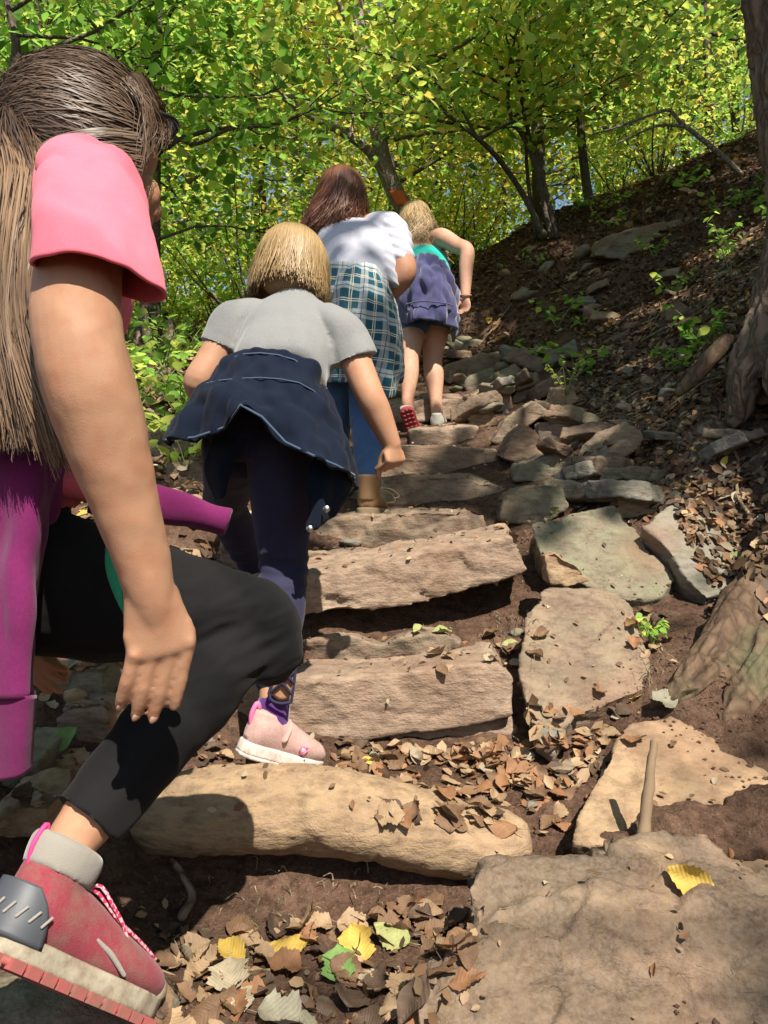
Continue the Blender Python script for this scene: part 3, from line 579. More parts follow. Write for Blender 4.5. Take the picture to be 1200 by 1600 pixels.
dd = np.array([abs(noise.noise(Vector((math.atan2(p[1]-2.9, p[0]-1.6)*5, 0, p[2]*2.2+noise.noise(Vector(p)*5)*.8))))*-.04+noise.fractal(Vector(p)*14, 1, 2, 3)*.010 for p in c])
setco(me, c+n_*dd[:, None]); link('trunk', me, M['bark'], root)
b = MB(); b.tube(crom([PR(1290, 760, 2.35, .11), PR(1230, 880, 2.1, .092), PR(1160, 968, 1.98, .076), PR(1105, 1038, 1.9, .058), PR(1060, 1080, 1.87, .042), PR(1025, 1100, 1.87, .022)], 24), 20)
b.tube(crom([PR(1270, 880, 2.06, .09), PR(1225, 1000, 1.92, .082), PR(1175, 1075, 1.84, .062), PR(1140, 1125, 1.78, .035)], 20), 20)
b.tube(crom([PR(1310, 920, 2.0, .10), PR(1270, 1050, 1.85, .09), PR(1250, 1130, 1.77, .07), PR(1235, 1200, 1.7, .04)], 16), 14)
me = b.remesh('root', .0055, 3); c = getco(me); n_ = getno(me)
ra = unit_(np.array(P(1040, 1095, 1.9))-np.array(P(1230, 870, 2.12))); rb = unit_(np.cross(ra, (0, 1, 0.0))); rc = np.cross(ra, rb)
def furrow(q):
    a_, b_, c_ = np.dot(q, ra), np.dot(q, rb), np.dot(q, rc); w1 = noise.noise(Vector(q)*7)*.35
    return -abs(noise.noise(Vector((a_*1.6, b_*26+w1*3, c_*26))))*.022-abs(noise.noise(Vector((a_*4, b_*70+w1*5, c_*70))))*.008+noise.fractal(Vector(q)*8, 1, 2, 3)*.010
setco(me, c+n_*np.array([furrow(q) for q in c])[:, None]); add_bvh(me)
link('root', me, M['rootm'], root)
b = MB(); b.tube(crom([PR(1135, 535, 2.95, .035), PR(1105, 565, 2.95, .034), PR(1082, 592, 2.95, .03), PR(1062, 612, 2.95, .02)], 14), 10)
link('root', b.mesh('root'), M['rootm'], root)
tips = []; b = MB()
for i in range(12):
    a = i*2.4; branchy(b, P(1180-2.4*i*3, -700-100*i, 3.1+.03*i), (math.cos(a), math.sin(a), .2), 1.8, .03, tips)
link('branch', b.mesh('branch'), M['bark'], root)
pine_root, pine_tips = root, tips
# -- unseen trees added round the viewer, crowns shaped to throw the dappled shade
def shade_mask(p):
    """chance that a leaf is kept"""
    q = []
    for v in p:
        t = None; y0 = v[1]; z0 = v[2]
        # follow the sunbeam down to the sloping hillside
        s = np.linspace(0, 22, 90); xs = v[0]-SUN.x*s; ys = v[1]-SUN.y*s; zs_ = v[2]-SUN.z*s
        hill = CZ-.95+.42*np.maximum(ys-.6, -1.5)+np.where(xs > .6, .25*(xs-.6), 0)
        k = np.nonzero(zs_ < hill)[0]
        if not len(k): q.append(.02); continue
        X, Y = xs[k[0]], ys[k[0]]
        str_ = noise.noise(Vector((X*2.2+Y*.9, Y*.8-X*.3, 4)))
        if Y < 2.7 and X < .55: a = 0.0 
        elif Y < 2.9 and X < 1.5: a = .12 if noise.noise(Vector((X*3.1, Y*3.1, 8))) > .0 else .03
        elif Y < 4.0 and X < .55: a = .8 if noise.noise(Vector((X*2.5, Y*3, 2))) > -.2 else .1
        elif Y < 6.4 and X < .8: a = .10 if X > -.2 else .4
        elif Y < 8 and X < .75 and X > -.5: a = .75 if str_ > -.2 else .1
        elif X > .5 and Y < 8.5: a = 1.0 if str_ > -.27 else .03
        elif X < -.5 and Y < 6: a = .8 if str_ > -.2 else .1
        else: a = .03
        q.append(a)
    return rng.random(len(p)) < np.array(q)
pos = leafcloud(pine_tips, 12, .4, .6); pos = pos[shade_mask(pos)]  # unseen crown, thinned by the mask to steer where its shade falls
link('crown', leaves_mesh('crown', pos, .1*rng.uniform(.6, 1.3, len(pos)), palette(len(pos), GREEN)), M['leaf'], pine_root, smooth=False)
for x, y, lab in ((4.0, -3.4, 'unseen tree added for its shade, downhill on the right of the trail'), (-3.4, -4.2, 'unseen tree added for its shade, downhill on the left of the trail'), (5.8, -1.2, 'unseen tree added for its shade on the slope right of the trail'), (3.4, -7.5, 'unseen tall tree added for its shade further down the trail'), (5.4, 1.4, 'unseen tree added for its shade high on the slope right of the steps'), (6.8, 3.4, 'unseen tree added for its shade on the slope beyond the big trunk'), (3.9, -.9, 'unseen tree added for its shade on the slope below the big trunk')):
    tree('shade_tree', lab, trunkpath(x, y, 11, .16, (0, .12), .06), rlimbs(20, .35, 1, 3.9, .022, .2, (0, .35)), 22, .14, GREEN, 'bark', .5, keep=shade_mask, zs=.8, hi=False)
# ---------------------------------------------------------------- people
V3 = lambda *a: np.array(a, float)
def A(px, py, d): return np.array(P(px, py, d))
def unit(v): v = np.array(v, float); return v/(np.linalg.norm(v)+1e-12)
SKIN = m_skin('skin_tan', (.38, .215, .135)); SKIN2 = m_skin('skin_fair', (.46, .275, .195)); SKIN3 = m_skin('skin_warm', (.33, .175, .11))
HAIR = m_hair('hair')
def head_parts(b, H, f, u, s=1.0):
    """skull, jaw, nose, ears, lips, brow in one blob; H centre, f facing, u up, s scale; returns frame"""
    f = unit(f); u = unit(u-np.dot(u, f)*f); r = np.cross(f, u); H = np.array(H)
    b.ell(H+u*.025*s-f*.012*s, (r*.072*s, f*.088*s, u*.088*s), 24, 16)
    b.ell(H-u*.045*s+f*.022*s, (r*.056*s, f*.062*s, u*.066*s), 20, 12)
    b.ell(H-u*.088*s+f*.050*s, (r*.026*s, f*.022*s, u*.018*s), 12, 8)             # chin
    for k in (-1, 1):
        b.ell(H-u*.03*s+f*.045*s+r*k*.038*s, (r*.024*s, f*.026*s, u*.028*s), 12, 8)  # cheeks
        b.ell(H-u*.012*s-f*.006*s+r*k*.074*s, (r*.007*s+f*.004*s*-1, f*.017*s, u*.030*s), 12, 8)  # ears
    b.tube([(*(H+u*.012*s+f*.078*s), .009*s), (*(H-u*.012*s+f*.090*s), .010*s), (*(H-u*.026*s+f*.094*s), .013*s)], 10)
    b.tube([(*(H-u*.056*s+f*.076*s+r*-.018*s), .005*s), (*(H-u*.054*s+f*.083*s), .0085*s), (*(H-u*.056*s+f*.076*s+r*.018*s), .005*s)], 8)
    return f, u, r
EYEW = m_plain('eye_white', (.8, .78, .74), .3); LIPM = m_plain('lip', (.5, .2, .17), .5)
def eyes(H, f, u, r, s, parent):
    for k in (-1, 1):
        e = MB(); e.ell(H+u*.004*s+f*.047*s+r*k*.030*s, (r*.012*s, f*.009*s, u*.007*s), 12, 8); link('eye', e.mesh('eye'), EYEW, parent)
def limb(b, pts, n=16, sub=24): b.tube(pts, n, sub)
def hand(b, wrist, knuckle, side, back, s=1.0, curls=(.5, .45, .5, .6), spread=.06, thumb=True, lens=(.060, .072, .068, .052), lean=0.0):
    """wrist -> knuckle line; side: unit vector from little finger to index; back: normal of the back of the hand"""
    w, k = np.array(wrist), np.array(knuckle); L = np.linalg.norm(k-w); ax = unit(k-w); side = unit(side-np.dot(side, ax)*ax); back = unit(np.cross(ax, side))*np.sign(np.dot(np.cross(ax, side), back) or 1)
    b.loft([(w+ax*L*.08, side*.024*s, back*.020*s), (w+ax*L*.35, side*.030*s, back*.020*s), (w+ax*L*.75, side*.037*s, back*.0155*s), (k, side*.037*s, back*.0125*s), (k+ax*.006*s, side*.030*s, back*.007*s)], 20, 16)
    ends = []
    for i in range(4):
        o = (1.5-i)*.0192*s                                     # i=0 index ... 3 little
        base = k+side*o-ax*.006*s+back*.0015*s; d = unit(ax+side*((1.5-i)*spread+lean)); c = curls[i]; p = base; pts = [(*(p-ax*.02*s), .0085*s), (*p, .0090*s)]
        q = d
        for j, fr in enumerate((.44, .31, .25)):
            ang = c*(.7, 1.0, .6)[j]; q = unit(q*math.cos(ang)-back*math.sin(ang)); p = p+q*lens[i]*s*fr
            pts.append((*p, (.0082, .0076, .0062)[j]*s))
        b.tube(pts, 12, 20); ends.append((p, q))
        b.ell(base+back*.006*s, (side*.008*s, ax*.009*s, back*.006*s), 10, 6)
    if thumb:
        t0 = w+ax*L*.3+side*.016*s-back*.008*s; t1 = t0+unit(ax*1.0+side*.25-back*.8)*.036*s; t2 = t1+unit(ax+side*.15-back*.5)*.028*s; t3 = t2+unit(ax-back*.5)*.022*s
        b.tube([(*(t0-side*.012*s), .012*s), (*t0, .0135*s), (*t1, .0115*s), (*t2, .0098*s), (*t3, .0078*s)], 12, 18)
    return ends, ax, side, back
def hair_paths(H, f, u, r, s, az, drop, n, K=22, vol=1.10, crown=(0, .0), wave=.004, wfreq=3, jit=.012, fall=None, start=.15, blend=.55):
    """from the parting over the skull, then falling; az: azimuth range (0 front, 90 right side, 180 back); drop(az)->length below the ear line; fall: direction of fall"""
    fall = unit(fall if fall is not None else (0, 0, -1)); out = []
    for i in range(n):
        a = R(rng.uniform(*az)); out_d = f*math.cos(a)+r*math.sin(a); L = drop(math.degrees(a))*rng.uniform(.86, 1.05)
        k1 = int(K*blend); pts = []; v = vol*rng.uniform(.97, 1.05)
        th = np.linspace(start*rng.uniform(.2, 1.2), 1.5+.1*rng.uniform(-1, 1), k1)
        for t in th: pts.append(H+u*.022*s-f*.010*s+v*s*(u*.094*math.cos(t)+(r*.080*np.dot(out_d, r)+f*.096*np.dot(out_d, f))*math.sin(t)))
        p = pts[-1].copy(); ph = rng.uniform(0, 6.28); dv = pts[-1]-pts[-2]; step = L/(K-k1); off = out_d*rng.uniform(-1, 1)*jit+rng.normal(0, jit*.5, 3)
        dv = unit(dv)
        for j in range(K-k1):
            dv = unit(dv*.65+fall*.5); p = p+dv*step
            tt = (j+1)/(K-k1); pts.append(p+off*tt+r*math.sin(ph+tt*wfreq*2)*wave*tt*2+f*math.cos(ph*1.3+tt*wfreq*2)*wave*tt)
        out.append(pts)
    return np.array(out)
def lock_paths(guides, n, K=26, rad=.012, wave=.002, flare=1.0, short=1.0):
    """strands that follow guide locks (lists of world points)"""
    G0 = np.array([crom(g, 60) for g in guides]); out = []; tq = np.linspace(0, 1, 60)
    for i in range(n):
        w_ = rng.random()*(len(G0)-1); k = int(min(w_, len(G0)-2)); t = w_-k; e_ = rng.uniform(short, 1.0) if short < 1 else 1.0
        c = G0[k]*(1-t)+G0[k+1]*t; c = np.stack([np.interp(np.linspace(0, e_, K), tq, c[:, a]) for a in range(3)], 1); o = rng.normal(0, rad, 3); ph = rng.uniform(0, 6.28, 3); tt = np.linspace(0, 1, K)[:, None]
        out.append(c+o*(.55+flare*.6*tt)+np.sin(ph+tt*np.array([9, 7, 8]))*wave)
    return np.array(out)
def hcol(n, a, b, dark=.0): 
    t = rng.random((n, 1))**1.2; return np.array(a)*(1-t)+np.array(b)*t
def shoe(person, heel, toe, up, mats, L=None, W=.082, collar=.075, name='shoe', tilt=0, vox=.0035, extras=None):
    """heel/toe: points at the bottom of the sole; up: roughly the direction of the ankle"""
    heel = np.array(heel); toe = np.array(toe); y = unit(toe-heel); L = np.linalg.norm(toe-heel); z = unit(np.array(up)-np.dot(up, y)*y); x = np.cross(y, z); w = W/2
    root = None
    b = MB(); T = lambda a, c, h: heel+y*L*a+x*c+z*h
    S = [(.035, .55, .055), (.10, .80, .066), (.22, .86, .068), (.36, .82, .064), (.50, .88, .056), (.64, 1.0, .047), (.78, .97, .040), (.90, .76, .034), (.985, .38, .024)]
    b.loft([(T(a, 0, .018+h*.5*1.0), x*w*ww, z*h*.62) for a, ww, h in S], 22, 36)
    b.loft([(T(.16, 0, .03), x*w*.74, y*L*.155), (T(.17, 0, .065), x*w*.72, y*L*.165), (T(.17, 0, collar), x*w*.66, y*L*.165), (T(.165, 0, collar+.018), x*w*.66, y*L*.16)], 22, 12)
    up_ = link(name, b.remesh(name, vox, 4), mats[0], person)
    sb = MB(); out = []
    for a, ww in [(0, .25), (.03, .58), (.10, .80), (.22, .86), (.36, .82), (.50, .90), (.64, 1.04), (.78, 1.0), (.90, .80), (.98, .45), (1.0, .15)]: out.append((a, ww))
    poly = [T(a, w*ww*1.03, 0) for a, ww in out]+[T(a, -w*ww*1.03, 0) for a, ww in out[::-1]]
    sb.prism([Vector(q) for q in poly], Vector(z*.024)); link('midsole', sb.remesh('midsole', vox, 2), mats[1], up_)
    ob = MB(); ob.prism([Vector(q-z*.007) for q in poly], Vector(z*.009)); link('outsole', ob.remesh('outsole', vox, 1), mats[2], up_)
    return up_, T, x, y, z
def straps(parent, name, segs, r, mat, n=6):
    b = MB()
    for s_ in segs: b.tube(crom([(*p, r) for p in s_], 12), n, None)
    return link(name, b.mesh(name), mat, parent)
# =============================================================== the long-haired walker in pink (nearest)
g1 = empty('person', P(60, 1590, .95), 'person with long brown hair, pink tee and black leggings, purple sweatshirt round waist', 'person')
f1 = unit((.60, .80, .02)); r1 = unit(np.cross(f1, (0, 0, 1)))
H1 = A(152, 254, 1.06)
b = MB(); hf, hu, hr = head_parts(b, H1, (.55, .80, -.10), (.10, .05, 1), 1.06)
neck = A(95, 380, 1.05); limb(b, [(*(H1-hu*.03), .05), (*((H1+neck)/2), .048), (*neck, .055)])
pel = A(-30, 850, 1.1); chest = (neck*.7+pel*.3)
b.loft([(neck, r1*.09, f1*.06), (chest, r1*.125, f1*.085), (neck*.35+pel*.65, r1*.105, f1*.08), (pel, r1*.12, f1*.09)], 24, 24)
shR = A(128, 292, .93); elR = A(118, 530, .765); wrR = A(228, 893, .80); knR = A(254, 1018, .812)
limb(b, [(*(neck*.4+shR*.6), .05), (*shR, .050), (*(shR*.5+elR*.5), .0465), (*(shR*.12+elR*.88), .0445), (*(elR*.85+wrR*.15), .0455), (*(elR*.62+wrR*.38), .0435), (*(elR*.3+wrR*.7), .034), (*wrR, .0275), (*(wrR*.6+knR*.4), .0235), (*(wrR*.3+knR*.7), .017)], 24, 70)
e1, hx, hs, hb = hand(b, wrR, knR, (1, .35, .05), (-.25, -1, .1), .97, (.10, .14, .18, .24), .015, True, (.078, .090, .084, .068), lean=-.42)
shL = neck*2-shR+V3(0, .1, -.02); wrL = A(35, 985, 1.12); elL = A(-110, 640, 1.2)
limb(b, [(*(neck*.4+shL*.6), .05), (*shL, .048), (*elL, .04), (*wrL, .027)], 18, 40)
hand(b, wrL, A(55, 1035, 1.11), (-.6, .5, 0), (-.4, -.7, .1), .85, (.25, .3, .4, .5), .05)
hipR = A(40, 905, 1.0); kneeR = A(395, 972, 1.10); ankR = A(118, 1305, .905)
limb(b, [(*(ankR*.75+kneeR*.25), .044), (*ankR, .031), (*A(98, 1360, .885), .028)], 18, 20)
hipL = hipR-r1*.2; kneeL = hipL+V3(-.02, .03, -.33); ankL = kneeL+V3(-.03, -.12, -.30); ankL[2] = at(ankL[0], ankL[1])+.09
limb(b, [(*hipL, .08), (*kneeL, .05), (*(kneeL*.5+ankL*.5), .045), (*ankL, .035)], 16, 30)
me = b.remesh('body', .0032, 4, .5); wrinkle(me, .0012, (30, 30, 30), 3); body = link('body', me, SKIN, g1); eyes(H1, hf, hu, hr, 1.1, g1)
nb = MB(); NAILM = m_plain('fingernail', (.52, .29, .21), .3, .5)
for i in (1, 2, 3):
    p_, q_ = e1[i]; bk = unit(hb-np.dot(hb, q_)*q_); b2 = MB(); b2.ell(p_+bk*.0050-q_*.002, (hs*.0042, q_*.0058, bk*.0014), 10, 8); link('fingernail', b2.mesh('fingernail'), NAILM, body)
PINK = m_fabric('pink_jersey', (.74, .15, .21), .9, 1100, .5, .15, .18, .12); BLACK = m_fabric('black_cotton', (.0085, .008, .0085), .85, 1100, .3, .1, .3, .03); PURP = m_fabric('purple_fleece', (.15, .014, .085), .95, 800, .5, .2, .35, .12)
b = MB(); sg = 1.09
b.loft([(neck+V3(0, 0, .02), r1*.085, f1*.07), (neck*.85+pel*.15, r1*.135, f1*.095), (chest, r1*.14, f1*.10), (neck*.35+pel*.65, r1*.122, f1*.095), (neck*.12+pel*.88, r1*.13, f1*.10), (A(75, 775, 1.04)*.5+pel*.5+V3(0, 0, .06), r1*.135, f1*.105)], 28, 30)
b.tube([(*(neck*.5+shR*.5), .062), (*shR, .060), (*(shR*.8+elR*.2), .055)], 18, 10)
shirt1 = link('shirt', wrinkle(b.remesh('shirt', .005, 4), .006, (18, 18, 8), 5), PINK, g1)
# hanging sleeve, open at its hem
rows = []; hemc = A(150, 432, .80)
for k, (c_, rx_, ry_, tz) in enumerate([(A(146, 234, .95), .024, .024, 0), (A(144, 246, .935), .046, .045, -.004), (A(143, 275, .905), .055, .055, -.006), (A(145, 330, .86), .058, .06, 0), (A(148, 385, .82), .061, .063, 0), (hemc, .0625, .066, 0)]):
    ring = []
    for j in range(25):
        t = 2*math.pi*j/24+math.pi/2; wv = 1+.05*math.sin(3*t+1)*(k/5)+.03*math.sin(5*t)*(k/5)
        ring.append(c_+V3(rx_*math.cos(t)*wv, ry_*math.sin(t)*wv, -.012*math.cos(t)*(k/5)*(1 if math.cos(t) > 0 else .6)+(-.006 if k == 5 else 0)*math.sin(2*t)))
    rows.append(ring)
sleeve = sheet('sleeve', rows, PINK, shirt1, 110, 60, .0030, wr=.0048, seed=4)
c = getco(sleeve.data); n_ = getno(sleeve.data); c0_ = np.array(g1.location)+np.array(shirt1.location)
setco(sleeve.data, c+n_*np.array([-abs(noise.noise(Vector((q[0]*20+q[2]*9, q[1]*20, q[2]*13-q[0]*8))))*.010*min(1, max(.25, (q[2]+c0_[2]-CZ-.26)/.14)) for q in c])[:, None])
b = MB(); b.loft([(pel+V3(0, 0, .09), r1*.13, f1*.105), (pel, r1*.15, f1*.12), (pel-V3(0, 0, .08), r1*.135, f1*.115)], 26, 14)
limb(b, [(*(hipR+V3(-.04, 0, 0)), .10), (*hipR, .099), (*(hipR*.6+kneeR*.4), .089), (*(hipR*.2+kneeR*.8), .073), (*kneeR, .064), (*(A(412, 1010, 1.10)), .060)], 24, 50)
limb(b, [(*A(395, 978, 1.10), .060), (*(kneeR*.85+ankR*.15), .060), (*(kneeR*.6+ankR*.4), .060), (*(kneeR*.35+ankR*.65), .052), (*(kneeR*.18+ankR*.82), .046)], 24, 40)
sh_ax = unit(ankR-kneeR); sa = unit(np.cross(sh_ax, (0, 1, 0))); sb_ = np.cross(sh_ax, sa)
b.loft([(kneeR*.3+ankR*.7, sa*.050, sb_*.050), (kneeR*.16+ankR*.84, sa*.047, sb_*.047), (kneeR*.05+ankR*.95, sa*.0485, sb_*.0485)], 24, 10)
limb(b, [(*hipL, .10), (*kneeL, .065), (*(kneeL*.5+ankL*.5), .058), (*(ankL*.9+kneeL*.1), .045)], 18, 30)
me = b.remesh('leggings', .004, 4)
c = getco(me); n_ = getno(me); kc = A(400, 1015, 1.1)
dd = np.array([noise.fractal(Vector((p[0]*14, p[1]*14, p[2]*14)), 1, 2, 2)*.004+math.exp(-((p-A(385, 1022, 1.05))**2).sum()/.0016)*math.sin((p[2]*2.2-p[0]*.9)*110)*.0035-abs(noise.noise(Vector((p[0]*16+p[2]*10, p[1]*8, p[2]*42-p[0]*24))))*.010*math.exp(-((p-A(385, 1000, 1.08))**2).sum()/.008)-abs(noise.noise(Vector((p[0]*9+3, p[1]*9, p[2]*24))))*.004 for p in c])
setco(me, c+n_*dd[:, None]); pants1 = link('leggings', me, BLACK, g1)
# green side stripe on the leggings
GRN = m_fabric('green_print', (.03, .28, .14), .8)
sheet('side_stripe', [[A(166, 848, .948), A(176, 862, .937), A(186, 872, .935)], [A(166, 890, .925), A(180, 905, .918), A(190, 915, .918)], [A(185, 945, .915), A(191, 955, .915), A(194, 962, .916)]], GRN, pants1, 10, 12, .003)
# purple sweatshirt knotted round the waist: body panel, ribbed hem, sleeve
pur = sheet('tied_sweatshirt', [[A(-120, 690, .98), A(-40, 660, .92), A(30, 662, .90), A(78, 690, .905), A(96, 722, .95), A(100, 735, 1.0)], [A(-120, 760, .96), A(-40, 740, .885), A(25, 740, .87), A(62, 770, .875), A(78, 790, .93), A(80, 800, .98)],
    [A(-120, 900, .95), A(-40, 900, .87), A(20, 900, .85), A(48, 905, .86), A(52, 905, .91), A(45, 905, .96)], [A(-120, 1090, .95), A(-40, 1090, .87), A(20, 1090, .845), A(47, 1090, .855), A(50, 1090, .90), A(45, 1090, .94)]], PURP, g1, 70, 60, .006, wr=.013, seed=9)
sheet('ribbed_hem', [[A(-120, 1086, .95), A(-40, 1086, .868), A(20, 1086, .843), A(47, 1086, .853), A(50, 1086, .898), A(45, 1086, .94)], [A(-120, 1150, .96), A(-40, 1150, .875), A(18, 1150, .85), A(44, 1150, .86), A(47, 1150, .90), A(42, 1150, .94)], [A(-120, 1220, .97), A(-40, 1222, .885), A(15, 1216, .86), A(40, 1205, .87), A(43, 1205, .905), A(40, 1205, .94)]], PURP, pur, 60, 20, .009, wr=.002, seed=2)
b = MB(); ps_ = unit(A(352, 818, 1.15)-A(250, 785, 1.13)); pa_ = unit(np.cross(ps_, (0, 1, 0))); pb_ = np.cross(ps_, pa_)
b.loft([(A(150, 765, 1.10), pa_*.036, pb_*.03), (A(230, 783, 1.12), pa_*.031, pb_*.026), (A(290, 797, 1.14), pa_*.025, pb_*.022), (A(325, 808, 1.15), pa_*.023, pb_*.02), (A(358, 817, 1.16), pa_*.024, pb_*.020)], 22, 30)
link('tied_sleeve', wrinkle(b.remesh('tied_sleeve', .005, 3), .004, (16, 16, 16), 2), PURP, pur)
b = MB(); b.tube([(*A(70, 742, .97), .022), (*A(110, 750, .99), .024), (*A(170, 760, 1.06), .03)], 16, 16); link('shirt_hem', b.remesh('shirt_hem', .005, 3), PINK, shirt1)
# red hiking shoe, heel up
RED = m_fabric('red_mesh', (.27, .042, .06), .85, 500, .8, .5, .4, .1, .6); CREAM = m_plain('cream_foam', (.34, .30, .225), .8, .2, 0, .4, 200, .7); CORAL = m_plain('coral_rubber', (.33, .085, .08), .8, .2, 0, .4, 150, .8); GREYF = m_fabric('grey_collar', (.24, .22, .19), .95, 600, .5); DGREY = m_plain('grey_shell', (.06, .065, .075), .5, .4); STEEL = m_plain('steel_eyelet', (.6, .6, .6), .3, .5, 1.0)
heel1 = A(-35, 1478, .80); toe1 = A(226, 1592, .945)
up1 = unit(ankR-(heel1*.78+toe1*.22))
s1, T1, x1, y1, z1 = shoe(g1, heel1, toe1, up1, (RED, CREAM, CORAL), W=.092, collar=.098)
b = MB(); b.loft([(T1(.17, 0, .088), x1*.034, y1*.044), (T1(.17, 0, .100), x1*.037, y1*.047), (T1(.165, 0, .116), x1*.038, y1*.048), (T1(.16, 0, .124), x1*.034, y1*.044)], 24, 12); link('collar', b.remesh('collar', .0035, 3), GREYF, s1)
sgn = 1 if np.dot(x1, V3(0, -1, 0)) > 0 else -1
# dark heel shell: thick curved shell round the back of the heel
rows = []
for h, k0, k1_ in ((.016, -100, 100), (.034, -92, 92), (.052, -80, 80), (.068, -58, 58)):
    rows.append([T1(.145, 0, h)+(-y1*math.cos(R(t))*(.046-.10*(h-.03)**2)+x1*math.sin(R(t))*(.0405-.05*abs(h-.035))) for t in np.linspace(k0, k1_, 9)])
hs_ = sheet('heel_shell', rows, DGREY, s1, 30, 14, .005)
for t in np.linspace(15, 85, 5):
    b = MB(); c_ = T1(.145, 0, .040)+(-y1*math.cos(R(t))*.050+x1*sgn*math.sin(R(t))*.044); tg = unit(y1*math.sin(R(t))+x1*sgn*math.cos(R(t))); b.tube([(*(c_-tg*.003-z1*.005), .0016), (*(c_+tg*.003+z1*.006), .0016)], 6); link('shell_slot', b.mesh('shell_slot'), GREYF, hs_)
b = MB()
for a in np.linspace(.03, .95, 12):
    ww = np.interp(a, [0, .03, .1, .22, .36, .5, .64, .78, .9, 1], [.3, .58, .8, .86, .82, .9, 1.04, 1, .8, .2])*.046
    for k in (-1, 1): b.box(T1(a, k*ww*.96, -.004), (x1*.005, y1*.0085, z1*.0055))
link('tread_lug', b.mesh('tread_lug'), CORAL, s1, False)
def topz(a): return np.interp(a, [.3, .36, .5, .64, .78, .9], [.078, .076, .071, .064, .057, .050])
segs = []; ey = []
for k, a in enumerate(np.linspace(.34, .68, 6)):
    segs.append([T1(a, -.020, topz(a)-.008), T1(a+.015, 0, topz(a+.015)+.004), T1(a+.03, .020, topz(a+.03)-.008)]); segs.append([T1(a, .020, topz(a)-.008), T1(a+.015, 0, topz(a+.015)+.006), T1(a+.03, -.020, topz(a+.03)-.008)])
    for s_ in (-1, 1):
        b = MB(); b.ell(T1(a, s_*.0225, topz(a)-.011), (x1*.0035, y1*.004, z1*.003), 10, 6); link('eyelet', b.mesh('eyelet'), STEEL, s1)
for s_ in (-1, 1): segs.append([T1(.33, 0, .088), T1(.36, s_*.018, .098), T1(.44, s_*.028, .086), T1(.56, s_*.030, .070), T1(.64, s_*.034, .050)])
segs.append([T1(.33, 0, .088), T1(.38, .012, .092), T1(.52, .026, .075), T1(.70, .024, .066), T1(.84, .02, .058)])
def m_lace(name, a_, b_, sc=420):
    k = NT(name); q = k.n('TexChecker', {'Vector': k.pos(), 'Scale': sc, 'Color1': a_, 'Color2': b_}); return k.done(k.bsdf(q.outputs[0], .8))
straps(s1, 'lace', segs, .0023, m_lace('lace_pink', (.42, .02, .07), (.55, .30, .33), 170))
straps(s1, 'heel_loop', [[T1(.02, 0, .085), T1(-.02, .004, .105), T1(-.01, .004, .128), T1(.03, 0, .118)]], .003, m_plain('pink_loop', (.7, .05, .2), .7))
b = MB(); b.tube([(*T1(.42, sgn*.036, .048), .0025), (*T1(.52, sgn*.041, .04), .003), (*T1(.62, sgn*.045, .028), .0025)], 6, 10); link('side_trim', b.mesh('side_trim'), GREYF, s1)
# toe cap
b = MB(); b.ell(T1(.93, 0, .030), (x1*.030, y1*.022, z1*.020)); link('toe_cap', b.mesh('toe_cap'), CREAM, s1)
heelL = ankL-f1*.05-V3(0, 0, .085); shoe(g1, heelL, heelL+f1*.22, (0, 0, 1), (RED, CREAM, CORAL), W=.085)
# hair: swept back, tied half up, long tail down the back
hc = MB(); hc.ell(H1+hu*.036-hf*.032, (hr*.086, hf*.086, hu*.092), 24, 16); hc.ell(H1-hf*.062-hu*.03, (hr*.066, hf*.04, hu*.07), 20, 12)
BASE = m_plain('hair_base_brown', (.05, .028, .016), .6)
hair = link('hair', hc.remesh('hair', .005, 2), BASE, g1)
gat = A(-5, 228, 1.02); n1 = 7000; pa = []
for i in range(n1):
    a = R(rng.uniform(-130, 150)); el = R(rng.uniform(24, 75)) if abs(math.degrees(a)) < 62 else (R(rng.uniform(-6, 75)) if abs(math.degrees(a)) < 88 else R(rng.uniform(-48, 75)))
    d_ = (hf*math.cos(a)+hr*math.sin(a))*math.cos(el)+hu*math.sin(el)
    e_ = unit(gat-H1+rng.normal(0, .016, 3)); om = math.acos(np.clip(np.dot(d_, e_), -.98, .98)); K = 15; v = rng.uniform(1.0, 1.075)
    pts = []
    for t in np.linspace(0, 1, K):
        q = (math.sin((1-t)*om)*d_+math.sin(t*om)*e_)/math.sin(om); q = unit(q+hu*.10*math.sin(t*math.pi))
        rad = 1/math.sqrt((np.dot(q, hr)/.089)**2+(np.dot(q, hf)/.104)**2+(np.dot(q, hu)/.100)**2)
        k_ = rad*v*(1+.02*t); 
        if t > .75: k_ = k_*(1-(t-.75)/.25)+np.linalg.norm(gat-H1)*(t-.75)/.25
        pts.append(H1+hu*.028-hf*.014+q*k_+rng.normal(0, .0007, 3))
    pa.append(pts)
pa0 = pa
strands('hair_strand', pa, .0009, HAIR, hair, hcol(n1, (.070, .043, .027), (.105, .066, .042)), center=H1)
G = [[A(-10, 215, 1.02), A(-60, 300, .95), A(-70, 420, .90), A(-70, 560, .86), A(-60, 720, .83)], [A(0, 212, 1.02), A(-15, 300, .94), A(-20, 420, .885), A(-15, 560, .845), A(-5, 690, .83)], [A(10, 210, 1.0), A(20, 290, .925), A(15, 400, .87), A(15, 540, .83), A(40, 690, .825)],
     [A(30, 215, .99), A(45, 280, .91), A(35, 390, .86), A(35, 520, .825), A(68, 640, .82), A(95, 705, .83)], [A(60, 225, .98), A(62, 280, .905), A(48, 390, .86), A(46, 520, .825), A(80, 640, .82), A(103, 715, .83)]]
G = [[A(70+20*i_, 165, .985), *g_] for i_, g_ in enumerate(G)]; n2 = 5200
flow = [crom(list(pa0[i_][::3])+[G[k_][q_]+rng.normal(0, .008, 3) for q_ in range(2, len(G[k_]))], 24) for i_, k_ in zip(rng.integers(0, len(pa0), 1300), rng.integers(0, 5, 1300))]
